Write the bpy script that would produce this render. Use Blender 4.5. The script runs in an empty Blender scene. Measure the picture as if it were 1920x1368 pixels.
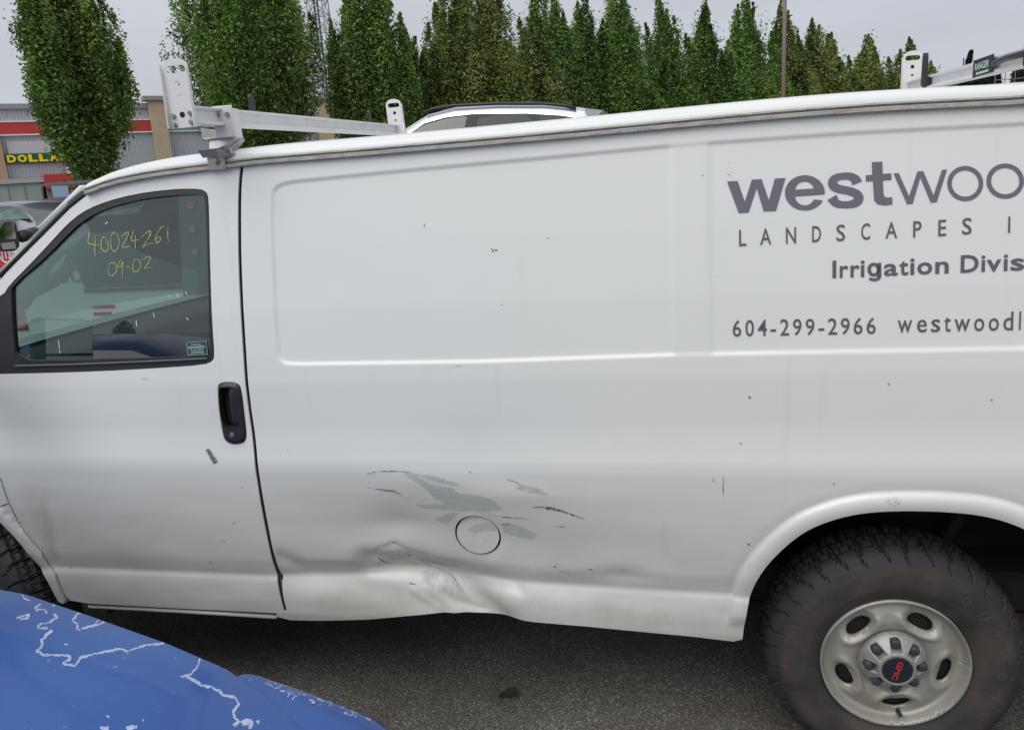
import bpy, math, random
import numpy as np
from mathutils import Vector, Matrix
from mathutils.geometry import delaunay_2d_cdt
from mathutils.bvhtree import BVHTree
random.seed(7); RNG = np.random.RandomState(11)
SC = bpy.context.scene; COL = SC.collection
R = math.radians

# ------------------------------------------------------------------ camera
CP = np.array([-0.68116449, -2.26486918, 1.96917378]); YAW, PITCH, ROLL = 0.20884856, 0.2366719, -0.06844194
FPX = 1440.0; IW, IH = 1920, 1368
cf = np.array([-math.sin(YAW)*math.cos(PITCH), math.cos(YAW)*math.cos(PITCH), -math.sin(PITCH)])
r0 = np.array([math.cos(YAW), math.sin(YAW), 0.]); u0 = np.cross(r0, cf)
cr = math.cos(ROLL)*r0 + math.sin(ROLL)*u0; cu = -math.sin(ROLL)*r0 + math.cos(ROLL)*u0
cam = bpy.data.cameras.new('camera'); cam.sensor_width = 36; cam.lens = FPX/IW*36; cam.clip_start = .05; cam.clip_end = 3000
camo = bpy.data.objects.new('camera', cam); COL.objects.link(camo)
camo.matrix_world = Matrix(((cr[0], cu[0], -cf[0], CP[0]), (cr[1], cu[1], -cf[1], CP[1]), (cr[2], cu[2], -cf[2], CP[2]), (0, 0, 0, 1)))
SC.camera = camo

# ------------------------------------------------------------------ light: overcast sky and a broad soft sun
SUN_EL, SUN_AZ = 52, 205          # sun behind the photographer, veiled by cloud
w = bpy.data.worlds.new('World'); SC.world = w; w.use_nodes = True
nt = w.node_tree; nt.nodes.clear(); N = nt.nodes.new; L = nt.links.new
out = N('ShaderNodeOutputWorld'); bg1 = N('ShaderNodeBackground'); bg2 = N('ShaderNodeBackground'); mx = N('ShaderNodeMixShader')
sky = N('ShaderNodeTexSky'); sky.sky_type = 'NISHITA'; sky.sun_disc = False
sky.sun_elevation = R(SUN_EL); sky.sun_rotation = R(SUN_AZ)
L(sky.outputs[0], bg1.inputs[0]); bg1.inputs[1].default_value = .10
tc = N('ShaderNodeTexCoord'); sp = N('ShaderNodeSeparateXYZ'); L(tc.outputs['Generated'], sp.inputs[0])
rmp = N('ShaderNodeValToRGB'); L(sp.outputs[2], rmp.inputs[0])
e = rmp.color_ramp.elements
e[0].position = 0.0; e[0].color = (.565, .59, .645, 1); e[1].position = 1.0; e[1].color = (1.04, 1.06, 1.09, 1)
x = e.new(.30); x.color = (.62, .64, .69, 1)
mp = N('ShaderNodeMapping'); L(tc.outputs['Generated'], mp.inputs[0]); mp.inputs['Scale'].default_value = (1.2, 1.2, 5)
no = N('ShaderNodeTexNoise'); L(mp.outputs[0], no.inputs[0]); no.inputs['Scale'].default_value = 2.2; no.inputs['Detail'].default_value = 5
mr = N('ShaderNodeMapRange'); L(no.outputs[0], mr.inputs[0]); mr.inputs[1].default_value = .3; mr.inputs[2].default_value = .7; mr.inputs[3].default_value = .93; mr.inputs[4].default_value = 1.08
mu = N('ShaderNodeVectorMath'); mu.operation = 'SCALE'; L(rmp.outputs[0], mu.inputs[0]); L(mr.outputs[0], mu.inputs['Scale'])
L(mu.outputs[0], bg2.inputs[0]); bg2.inputs[1].default_value = .98
mx.inputs[0].default_value = .90; L(bg1.outputs[0], mx.inputs[1]); L(bg2.outputs[0], mx.inputs[2]); L(mx.outputs[0], out.inputs[0])
sl = bpy.data.lights.new('sun', 'SUN'); sl.energy = 1.5; sl.angle = R(50); sl.color = (1, .97, .92)
slo = bpy.data.objects.new('sun', sl); COL.objects.link(slo)
a = R(SUN_AZ); sdir = Vector((math.sin(a)*math.cos(R(SUN_EL)), math.cos(a)*math.cos(R(SUN_EL)), math.sin(R(SUN_EL))))
slo.rotation_euler = (-sdir).to_track_quat('-Z', 'Y').to_euler(); slo.location = sdir*30
vs = SC.view_settings; SC.display_settings.display_device = 'sRGB'; vs.view_transform = 'Standard'; vs.look = 'None'; vs.exposure = 0.0; vs.gamma = 1; vs.use_curve_mapping = False
SC.cycles.max_bounces = 8; SC.cycles.transparent_max_bounces = 24; SC.cycles.diffuse_bounces = 3; SC.cycles.glossy_bounces = 4

# ------------------------------------------------------------------ measuring: photo pixel -> point on a real plane
def ray(px, py): return cf + cr*(px-960)/FPX - cu*(py-684)/FPX
def onY(px, py, Y): d = ray(px, py); return CP + d*(Y-CP[1])/d[1]
def onX(px, py, X): d = ray(px, py); return CP + d*(X-CP[0])/d[0]
def onZ(px, py, Z): d = ray(px, py); return CP + d*(Z-CP[2])/d[2]
def onP(px, py, P, n):
    d = ray(px, py); n = np.array(n, float); return CP + d*(np.dot(np.array(P)-CP, n)/np.dot(d, n))
def atD(px, py, dist): d = ray(px, py); return CP + d*dist/math.hypot(d[0], d[1])

# ------------------------------------------------------------------ materials
def mat(name, col, rough=.5, metal=0, coat=0, spec=.5, n1=None, bump=None, alpha=None):
    """n1=(scale, colour2, lo, hi[, mapping scale]) noise mix; bump=(scale, strength, dist)"""
    m = bpy.data.materials.new(name); m.use_nodes = True; t = m.node_tree; b = t.nodes['Principled BSDF']
    b.inputs['Base Color'].default_value = (*col, 1); b.inputs['Roughness'].default_value = rough; b.inputs['Metallic'].default_value = metal
    b.inputs['Coat Weight'].default_value = coat; b.inputs['Coat Roughness'].default_value = .08; b.inputs['Specular IOR Level'].default_value = spec
    tc = t.nodes.new('ShaderNodeTexCoord')
    for q in ([n1] if isinstance(n1, tuple) else (n1 or [])):
        nz = t.nodes.new('ShaderNodeTexNoise'); nz.inputs['Scale'].default_value = q[0]; nz.inputs['Detail'].default_value = 6; nz.inputs['Roughness'].default_value = .6
        mp = t.nodes.new('ShaderNodeMapping'); mp.inputs['Scale'].default_value = q[4] if len(q) > 4 else (1, 1, 1)
        t.links.new(tc.outputs['Object'], mp.inputs[0]); t.links.new(mp.outputs[0], nz.inputs[0])
        rg = t.nodes.new('ShaderNodeMapRange'); rg.inputs[1].default_value = q[2]; rg.inputs[2].default_value = q[3]; t.links.new(nz.outputs[0], rg.inputs[0])
        mc = t.nodes.new('ShaderNodeMix'); mc.data_type = 'RGBA'; t.links.new(rg.outputs[0], mc.inputs[0])
        src = b.inputs['Base Color'].links
        if src: t.links.new(src[0].from_socket, mc.inputs[6])
        else: mc.inputs[6].default_value = (*col, 1)
        mc.inputs[7].default_value = (*q[1], 1)
        t.links.new(mc.outputs[2], b.inputs['Base Color'])
    if bump:
        nz = t.nodes.new('ShaderNodeTexNoise'); nz.inputs['Scale'].default_value = bump[0]; nz.inputs['Detail'].default_value = 5
        t.links.new(tc.outputs['Object'], nz.inputs[0]); bp = t.nodes.new('ShaderNodeBump'); bp.inputs['Strength'].default_value = bump[1]; bp.inputs['Distance'].default_value = bump[2]
        t.links.new(nz.outputs[0], bp.inputs['Height']); t.links.new(bp.outputs[0], b.inputs['Normal'])
    return m

def glass(name, tint, refl=1.0, base=.0, dcol=(.05, .08, .08)):
    """thin pane: tinted see-through, a little dust film, and a fresnel mirror"""
    m = bpy.data.materials.new(name); m.use_nodes = True; t = m.node_tree; t.nodes.clear()
    o = t.nodes.new('ShaderNodeOutputMaterial'); tr = t.nodes.new('ShaderNodeBsdfTransparent'); tr.inputs[0].default_value = (*tint, 1)
    gl = t.nodes.new('ShaderNodeBsdfGlossy'); gl.inputs['Roughness'].default_value = .012; gl.inputs[0].default_value = (1, 1, 1, 1)
    fr = t.nodes.new('ShaderNodeFresnel'); fr.inputs[0].default_value = 1.62
    df = t.nodes.new('ShaderNodeBsdfDiffuse'); df.inputs[0].default_value = (*dcol, 1)
    m1 = t.nodes.new('ShaderNodeMixShader'); m1.inputs[0].default_value = base; t.links.new(tr.outputs[0], m1.inputs[1]); t.links.new(df.outputs[0], m1.inputs[2])
    ml = t.nodes.new('ShaderNodeMath'); ml.operation = 'MULTIPLY'; ml.inputs[1].default_value = refl; ml.use_clamp = True
    t.links.new(fr.outputs[0], ml.inputs[0])
    m2 = t.nodes.new('ShaderNodeMixShader'); t.links.new(ml.outputs[0], m2.inputs[0]); t.links.new(m1.outputs[0], m2.inputs[1]); t.links.new(gl.outputs[0], m2.inputs[2]); t.links.new(m2.outputs[0], o.inputs[0])
    return m

def van_paint(name='van_white_paint'):
    m = bpy.data.materials.new(name); m.use_nodes = True; t = m.node_tree; b = t.nodes['Principled BSDF']; ln = t.links.new; nn = t.nodes.new
    b.inputs['Roughness'].default_value = .34; b.inputs['Coat Weight'].default_value = .55; b.inputs['Coat Roughness'].default_value = .16
    tc = nn('ShaderNodeTexCoord'); s = nn('ShaderNodeSeparateXYZ'); ln(tc.outputs['Object'], s.inputs[0])
    def noise(sc, scl=(1, 1, 1), det=6):
        mp = nn('ShaderNodeMapping'); mp.inputs['Scale'].default_value = scl; ln(tc.outputs['Object'], mp.inputs[0])
        n = nn('ShaderNodeTexNoise'); n.inputs['Scale'].default_value = sc; n.inputs['Detail'].default_value = det; ln(mp.outputs[0], n.inputs[0]); return n.outputs[0]
    def rng(src, a, b_, c=0, d=1):
        r = nn('ShaderNodeMapRange'); ln(src, r.inputs[0]); r.inputs[1].default_value = a; r.inputs[2].default_value = b_; r.inputs[3].default_value = c; r.inputs[4].default_value = d; return r.outputs[0]
    def mul(a, b_):
        x = nn('ShaderNodeMath'); x.operation = 'MULTIPLY'; ln(a, x.inputs[0]); ln(b_, x.inputs[1]); return x.outputs[0]
    def mixc(f, c1, c2):
        x = nn('ShaderNodeMix'); x.data_type = 'RGBA'; ln(f, x.inputs[0])
        if isinstance(c1, tuple): x.inputs[6].default_value = (*c1, 1)
        else: ln(c1, x.inputs[6])
        x.inputs[7].default_value = (*c2, 1); return x.outputs[2]
    c = mixc(rng(noise(1.3), .35, .7, 0, .5), (.785, .80, .785), (.75, .765, .745))
    # road film: heavier towards the sill, streaked
    low = rng(s.outputs[2], 1.15, .45, 0, 1)
    c = mixc(mul(low, rng(noise(3.5, (1, 1, 2.5)), .28, .75, .35, .95)), c, (.50, .485, .44))
    # fine vertical run marks
    c = mixc(mul(rng(noise(9, (2.4, 1, .12)), .58, .78, 0, .22), rng(noise(1.7), .45, .62)), c, (.55, .54, .50))
    # grime specks, denser low down
    v = nn('ShaderNodeTexVoronoi'); v.inputs['Scale'].default_value = 26; ln(tc.outputs['Object'], v.inputs['Vector'])
    v.inputs['Randomness'].default_value = 1
    sel = nn('ShaderNodeSeparateColor'); ln(v.outputs['Color'], sel.inputs[0])
    spot = mul(rng(v.outputs['Distance'], .075, .045), rng(sel.outputs[0], .955, .96))
    c = mixc(spot, c, (.10, .09, .08))
    v2 = nn('ShaderNodeTexVoronoi'); v2.inputs['Scale'].default_value = 70; ln(tc.outputs['Object'], v2.inputs['Vector'])
    sel2 = nn('ShaderNodeSeparateColor'); ln(v2.outputs['Color'], sel2.inputs[0])
    spot2 = mul(mul(rng(v2.outputs['Distance'], .13, .07), rng(sel2.outputs[1], .925, .93)), mul(rng(noise(2.3), .50, .62), rng(s.outputs[2], 1.35, .8)))
    c = mixc(spot2, c, (.17, .14, .11))
    ln(c, b.inputs['Base Color'])
    ln(rng(noise(4), .3, .7, .30, .42), b.inputs['Roughness'])
    bp = nn('ShaderNodeBump'); bp.inputs['Strength'].default_value = .055; bp.inputs['Distance'].default_value = .01; ln(noise(5, (1, 1, 1), 2), bp.inputs['Height']); ln(bp.outputs[0], b.inputs['Normal'])
    return m

def asphalt():
    m = bpy.data.materials.new('asphalt'); m.use_nodes = True; t = m.node_tree; b = t.nodes['Principled BSDF']; ln = t.links.new; nn = t.nodes.new
    tc = nn('ShaderNodeTexCoord')
    v = nn('ShaderNodeTexVoronoi'); v.inputs['Scale'].default_value = 185; ln(tc.outputs['Object'], v.inputs['Vector'])
    sc_ = nn('ShaderNodeSeparateColor'); ln(v.outputs['Color'], sc_.inputs[0])
    r = nn('ShaderNodeValToRGB'); ln(sc_.outputs[0], r.inputs[0]); E_ = r.color_ramp.elements
    E_[0].position = 0; E_[0].color = (.085, .080, .073, 1); E_[1].position = 1; E_[1].color = (.38, .365, .325, 1)
    q = E_.new(.55); q.color = (.125, .118, .104, 1); q = E_.new(.85); q.color = (.22, .205, .175, 1)
    n = nn('ShaderNodeTexNoise'); n.inputs['Scale'].default_value = 1.1; n.inputs['Detail'].default_value = 8; ln(tc.outputs['Object'], n.inputs[0])
    mr = nn('ShaderNodeMapRange'); ln(n.outputs[0], mr.inputs[0]); mr.inputs[1].default_value = .3; mr.inputs[2].default_value = .7; mr.inputs[3].default_value = .55; mr.inputs[4].default_value = 1.2
    ml = nn('ShaderNodeVectorMath'); ml.operation = 'SCALE'; ln(r.outputs[0], ml.inputs[0]); ln(mr.outputs[0], ml.inputs['Scale'])
    n2 = nn('ShaderNodeTexNoise'); n2.inputs['Scale'].default_value = 2.6; n2.inputs['Detail'].default_value = 6; ln(tc.outputs['Object'], n2.inputs[0])
    mr2 = nn('ShaderNodeMapRange'); ln(n2.outputs[0], mr2.inputs[0]); mr2.inputs[1].default_value = .5; mr2.inputs[2].default_value = .75; mr2.inputs[4].default_value = .6
    mc = nn('ShaderNodeMix'); mc.data_type = 'RGBA'; ln(mr2.outputs[0], mc.inputs[0]); ln(ml.outputs[0], mc.inputs[6]); mc.inputs[7].default_value = (.085, .060, .048, 1)
    # oil stain of its own shape
    st = onZ(957, 1300, 0)
    d = nn('ShaderNodeVectorMath'); d.operation = 'DISTANCE'; ln(tc.outputs['Object'], d.inputs[0]); d.inputs[1].default_value = (st[0], st[1], 0)
    n3 = nn('ShaderNodeTexNoise'); n3.inputs['Scale'].default_value = 26; n3.inputs['Detail'].default_value = 4; ln(tc.outputs['Object'], n3.inputs[0])
    ad = nn('ShaderNodeMath'); ad.operation = 'MULTIPLY_ADD'; ln(n3.outputs[0], ad.inputs[0]); ad.inputs[1].default_value = .085; ln(d.outputs['Value'], ad.inputs[2])
    mr3 = nn('ShaderNodeMapRange'); ln(ad.outputs[0], mr3.inputs[0]); mr3.inputs[1].default_value = .085; mr3.inputs[2].default_value = .066; mr3.inputs[4].default_value = .93
    mc2 = nn('ShaderNodeMix'); mc2.data_type = 'RGBA'; ln(mr3.outputs[0], mc2.inputs[0]); ln(mc.outputs[2], mc2.inputs[6]); mc2.inputs[7].default_value = (.022, .018, .016, 1)
    ln(mc2.outputs[2], b.inputs['Base Color']); b.inputs['Roughness'].default_value = .82
    bp = nn('ShaderNodeBump'); bp.inputs['Strength'].default_value = .45; bp.inputs['Distance'].default_value = .003; ln(v.outputs['Distance'], bp.inputs['Height']); bp.invert = True
    ln(bp.outputs[0], b.inputs['Normal'])
    return m

def leafmat(name, c1, c2, c3):
    m = bpy.data.materials.new(name); m.use_nodes = True; t = m.node_tree; t.nodes.clear(); ln = t.links.new; nn = t.nodes.new
    o = nn('ShaderNodeOutputMaterial'); at = nn('ShaderNodeAttribute'); at.attribute_name = 'tint'
    r = nn('ShaderNodeValToRGB'); ln(at.outputs['Fac'], r.inputs[0]); E_ = r.color_ramp.elements
    E_[0].position = .05; E_[0].color = (*c1, 1); E_[1].position = .97; E_[1].color = (*c3, 1); q = E_.new(.5); q.color = (*c2, 1)
    df = nn('ShaderNodeBsdfDiffuse'); ln(r.outputs[0], df.inputs[0]); tl = nn('ShaderNodeBsdfTranslucent'); ln(r.outputs[0], tl.inputs[0])
    mx_ = nn('ShaderNodeMixShader'); mx_.inputs[0].default_value = .38; ln(df.outputs[0], mx_.inputs[1]); ln(tl.outputs[0], mx_.inputs[2])
    gl = nn('ShaderNodeBsdfGlossy'); gl.inputs['Roughness'].default_value = .45; gl.inputs[0].default_value = (1, 1, 1, 1)
    m2 = nn('ShaderNodeMixShader'); m2.inputs[0].default_value = .02; ln(mx_.outputs[0], m2.inputs[1]); ln(gl.outputs[0], m2.inputs[2]); ln(m2.outputs[0], o.inputs[0])
    return m

def decal(name, col, rough=.5, scale=60, lo=.35, hi=.55, stretch=(1, 1, 1), maxa=1.0):
    """mark on a surface, its alpha broken up by noise and fading at its rim (vertex attribute 'rim')"""
    m = bpy.data.materials.new(name); m.use_nodes = True; t = m.node_tree; b = t.nodes['Principled BSDF']; ln = t.links.new; nn = t.nodes.new
    b.inputs['Base Color'].default_value = (*col, 1); b.inputs['Roughness'].default_value = rough
    tc = nn('ShaderNodeTexCoord'); mp = nn('ShaderNodeMapping'); mp.inputs['Scale'].default_value = stretch; ln(tc.outputs['Object'], mp.inputs[0])
    n = nn('ShaderNodeTexNoise'); n.inputs['Scale'].default_value = scale; n.inputs['Detail'].default_value = 6; n.inputs['Roughness'].default_value = .65; ln(mp.outputs[0], n.inputs[0])
    at = nn('ShaderNodeAttribute'); at.attribute_name = 'rim'
    ad = nn('ShaderNodeMath'); ad.operation = 'ADD'; ln(n.outputs[0], ad.inputs[0]); ln(at.outputs['Fac'], ad.inputs[1])
    r = nn('ShaderNodeMapRange'); ln(ad.outputs[0], r.inputs[0]); r.inputs[1].default_value = lo; r.inputs[2].default_value = hi; r.inputs[4].default_value = maxa
    ln(r.outputs[0], b.inputs['Alpha']); return m

M = dict(
    van=van_paint(),
    seal=mat('black_rubber', (.022, .022, .026), .55),
    blackp=mat('black_plastic', (.018, .019, .022), .38, n1=(30, (.03, .03, .034), .4, .7)),
    dark=mat('dark_underside', (.012, .012, .012), .9, n1=(9, (.03, .024, .02), .45, .7)),
    rust=mat('dusty_chassis_steel', (.035, .028, .024), .8, n1=(14, (.075, .05, .035), .45, .7)),
    gap=mat('gap_shadow_black', (.01, .01, .011), .8),
    rail=mat('weathered_drip_rail', (.42, .41, .385), .6, n1=[(60, (.27, .26, .24), .42, .62, (.3, 1, 2)), (180, (.50, .49, .47), .5, .7)]),
    rackw=mat('white_rack_paint', (.74, .74, .75), .42, coat=.2, n1=[(14, (.62, .62, .61), .5, .8), (60, (.42, .36, .30), .68, .78)]),
    rackg=mat('grey_rack_aluminium', (.50, .50, .52), .42, metal=.5, n1=(20, (.42, .42, .43), .4, .7)),
    steel=mat('dull_steel', (.42, .42, .41), .35, metal=.85, n1=(60, (.25, .23, .2), .5, .7)),
    letter=mat('grey_vinyl', (.135, .138, .170), .38, coat=.3),
    letterd=mat('dark_grey_vinyl', (.105, .108, .13), .38, coat=.3),
    glassv=glass('door_glass', (.30, .45, .42), 1.9, .04, (.13, .19, .19)),
    glassd=glass('far_glass', (.55, .70, .66), 1.2, .05),
    glassk=glass('privacy_glass', (.05, .055, .06), .35, .6, (.03, .03, .038)),
    chalk=mat('yellow_marker', (.55, .62, .10), .6),
    tyre=mat('dusty_tyre_rubber', (.024, .024, .027), .72, n1=[(5, (.085, .060, .047), .36, .62), (55, (.045, .040, .037), .45, .7)], bump=(120, .25, .004)),
    rim=mat('dusty_painted_rim', (.355, .345, .315), .42, metal=.25, coat=.15, n1=[(10, (.33, .30, .25), .45, .75), (75, (.10, .08, .06), .68, .76)]),
    cap=mat('silver_hub_cap', (.34, .34, .335), .42, metal=.35, n1=(40, (.28, .27, .25), .45, .7)),
    lug=mat('dark_lug_cover', (.045, .048, .06), .5),
    capd=mat('navy_cap_disc', (.012, .018, .028), .35),
    red=mat('red_lettering', (.42, .03, .04), .5),
    interior=mat('grey_interior_plastic', (.050, .055, .06), .75),
    headliner=mat('headliner_cloth', (.12, .14, .14), .9),
    visor=mat('visor_vinyl', (.10, .12, .13), .8),
    seat=mat('grey_seat_cloth', (.022, .026, .034), .9, n1=(60, (.03, .033, .04), .4, .6)),
    orange=mat('orange_reflector', (.62, .25, .06), .5),
    white=mat('white_body_paint', (.78, .79, .80), .3, coat=.5),
    redp=mat('red_vehicle_graphic', (.55, .03, .045), .35, coat=.4),
    silver=mat('silver_car_paint', (.50, .53, .58), .28, metal=.35, coat=.6),
    greyp=mat('dark_grey_car_paint', (.10, .11, .13), .25, metal=.3, coat=.7),
    chrome=mat('bright_trim', (.75, .75, .77), .15, metal=1),
    mirror=mat('mirror_glass', (.75, .77, .78), .03, metal=1),
    asphalt=asphalt(),
)
M['leafA'] = leafmat('green_leaves', (.035, .080, .018), (.165, .280, .062), (.36, .47, .13))
M['leafB'] = leafmat('olive_leaves', (.045, .075, .020), (.195, .260, .066), (.38, .41, .13))
M['leafF'] = leafmat('fir_needles', (.018, .034, .030), (.030, .055, .045), (.05, .08, .055))
M['bark'] = mat('tree_bark', (.10, .085, .07), .9, n1=(20, (.05, .04, .035), .4, .7))

# ------------------------------------------------------------------ mesh helpers
def mesh(name, V, F, smooth=False, attr=None):
    me = bpy.data.meshes.new(name); V = np.asarray(V, float)
    if isinstance(F, np.ndarray):
        n, k = F.shape; me.vertices.add(len(V)); me.vertices.foreach_set('co', V.ravel()); me.loops.add(n*k); me.loops.foreach_set('vertex_index', F.ravel().astype(np.int32))
        me.polygons.add(n); me.polygons.foreach_set('loop_start', np.arange(0, n*k, k, dtype=np.int32)); me.polygons.foreach_set('loop_total', np.full(n, k, np.int32)); me.update(calc_edges=True)
    else:
        me.from_pydata([tuple(v) for v in V], [], [tuple(int(i) for i in f) for f in F]); me.update()
    if smooth: me.polygons.foreach_set('use_smooth', np.ones(len(me.polygons), bool))
    for k, v in (attr or {}).items():
        at = me.attributes.new(k, 'FLOAT', 'POINT'); at.data.foreach_set('value', np.asarray(v, np.float32))
    return me

def link(name, me, m, parent=None, label=None):
    o = bpy.data.objects.new(name, me); COL.objects.link(o)
    if m is not None and me is not None:
        if not me.materials: me.materials.append(m)
    if parent is not None:
        o.parent = parent
        if parent.type == 'EMPTY': o.matrix_parent_inverse = (Matrix.Translation(parent.location) @ parent.rotation_euler.to_matrix().to_4x4()).inverted()
    if label: o['label'] = label
    return o

def thing(name, loc, label, cat, group=None):
    o = bpy.data.objects.new(name, None); COL.objects.link(o); o.location = loc; o['label'] = label; o['category'] = cat
    if group: o['group'] = group
    return o
def tag(o, label=None, cat=None, group=None, kind=None):
    for k, v in (('label', label), ('category', cat), ('group', group), ('kind', kind)):
        if v: o[k] = v
    return o

class MB:
    """collects simple shapes into one mesh"""
    def __init__(s): s.V = []; s.F = []
    def add(s, V, F):
        k = len(s.V); s.V += [tuple(v) for v in V]; s.F += [tuple(i+k for i in f) for f in F]; return s
    def box(s, a, b, T=None):
        (x0, y0, z0), (x1, y1, z1) = a, b
        V = [(x0,y0,z0),(x1,y0,z0),(x1,y1,z0),(x0,y1,z0),(x0,y0,z1),(x1,y0,z1),(x1,y1,z1),(x0,y1,z1)]
        if T: V = [T @ Vector(v) for v in V]
        return s.add(V, [(0,3,2,1),(4,5,6,7),(0,1,5,4),(1,2,6,5),(2,3,7,6),(3,0,4,7)])
    def bar(s, p, q, r, n=8, r2=None, caps=True):
        p, q = Vector(p), Vector(q); d = (q-p).normalized(); u = d.orthogonal().normalized(); v = d.cross(u); r2 = r if r2 is None else r2
        V = []; 
        for c, rr in ((p, r), (q, r2)):
            for i in range(n):
                a = 2*math.pi*i/n; V.append(c + u*math.cos(a)*rr + v*math.sin(a)*rr)
        F = [(i, (i+1) % n, n+(i+1) % n, n+i) for i in range(n)]
        if caps: F += [tuple(range(n))[::-1], tuple(range(n, 2*n))]
        return s.add(V, F)
    def tube(s, pts, r, n=8):
        P = [Vector(p) for p in pts]; V = []; u = None
        for i, p in enumerate(P):
            d = (P[min(i+1, len(P)-1)] - P[max(i-1, 0)]).normalized()
            u = d.orthogonal().normalized() if u is None else (u - d*u.dot(d)).normalized()
            v = d.cross(u); rr = r[i] if isinstance(r, (list, tuple)) else r
            V += [p + u*math.cos(2*math.pi*k/n)*rr + v*math.sin(2*math.pi*k/n)*rr for k in range(n)]
        F = [(i*n+k, i*n+(k+1) % n, (i+1)*n+(k+1) % n, (i+1)*n+k) for i in range(len(P)-1) for k in range(n)]
        F += [tuple(range(n))[::-1], tuple(range((len(P)-1)*n, len(P)*n))]
        return s.add(V, F)
    def prism(s, poly, f0, f1):
        """poly: 2D outline; f0/f1 map (a,b)->3D for both faces"""
        n = len(poly); V = [f0(*p) for p in poly] + [f1(*p) for p in poly]
        F = [tuple(range(n)), tuple(range(n, 2*n))[::-1]] + [(i, n+i, n+(i+1) % n, (i+1) % n) for i in range(n)]
        return s.add(V, F)
    def grid(s, rows, closed=False):
        m_, n = len(rows), len(rows[0]); V = [p for r_ in rows for p in r_]
        F = [(i*n+j, i*n+(j+1) % n, (i+1)*n+(j+1) % n, (i+1)*n+j) for i in range(m_-1) for j in range(n if closed else n-1)]
        return s.add(V, F)
    def build(s, name, m, parent=None, smooth=False, label=None, bevel=0, sharp=None):
        me = mesh(name, s.V, s.F, smooth); o = link(name, me, m, parent, label)
        if smooth and sharp is not None:
            me.set_sharp_from_angle(angle=R(sharp))
        if bevel:
            b = o.modifiers.new('bevel', 'BEVEL'); b.width = bevel; b.segments = 2; b.limit_method = 'ANGLE'; b.angle_limit = R(35)
        return o

def resample(P, step, closed=False):
    P = np.asarray(P, float)
    if closed: P = np.vstack([P, P[:1]])
    out = []
    for a, b in zip(P[:-1], P[1:]):
        n = max(1, int(math.ceil(np.linalg.norm(b-a)/step))); out += [a+(b-a)*i/n for i in range(n)]
    if not closed: out.append(P[-1])
    return np.array(out)
def smooth_poly(P, it=2, closed=False):
    """Chaikin corner rounding"""
    P = np.asarray(P, float)
    for _ in range(it):
        Q = []; n = len(P); rg = range(n if closed else n-1)
        if not closed: Q.append(P[0])
        for i in rg:
            a, b = P[i], P[(i+1) % n]; Q += [a*.75+b*.25, a*.25+b*.75]
        if not closed: Q.append(P[-1])
        P = np.array(Q)
    return P
def inside(pts, poly):
    pts = np.asarray(pts, float); poly = np.asarray(poly, float); x, y = pts[:, 0], pts[:, 1]; c = np.zeros(len(pts), bool)
    x1, y1 = poly[:, 0], poly[:, 1]; x2, y2 = np.roll(x1, -1), np.roll(y1, -1)
    for a, b, c_, d in zip(x1, y1, x2, y2):
        if b == d: continue
        k = ((b > y) != (d > y)) & (x < (c_-a)*(y-b)/(d-b)+a); c ^= k
    return c
def dist_to(pts, P, closed=False):
    """distance of points to a polyline"""
    pts = np.asarray(pts, float); P = np.asarray(P, float); Q = np.roll(P, -1, 0) if closed else P[1:]; A = P if closed else P[:-1]
    best = np.full(len(pts), 1e9)
    for a, b in zip(A, Q):
        d = b-a; L2 = d@d
        if L2 < 1e-14: continue
        t = np.clip(((pts-a)@d)/L2, 0, 1); best = np.minimum(best, np.hypot(*(pts-a-t[:, None]*d).T))
    return best
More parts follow.
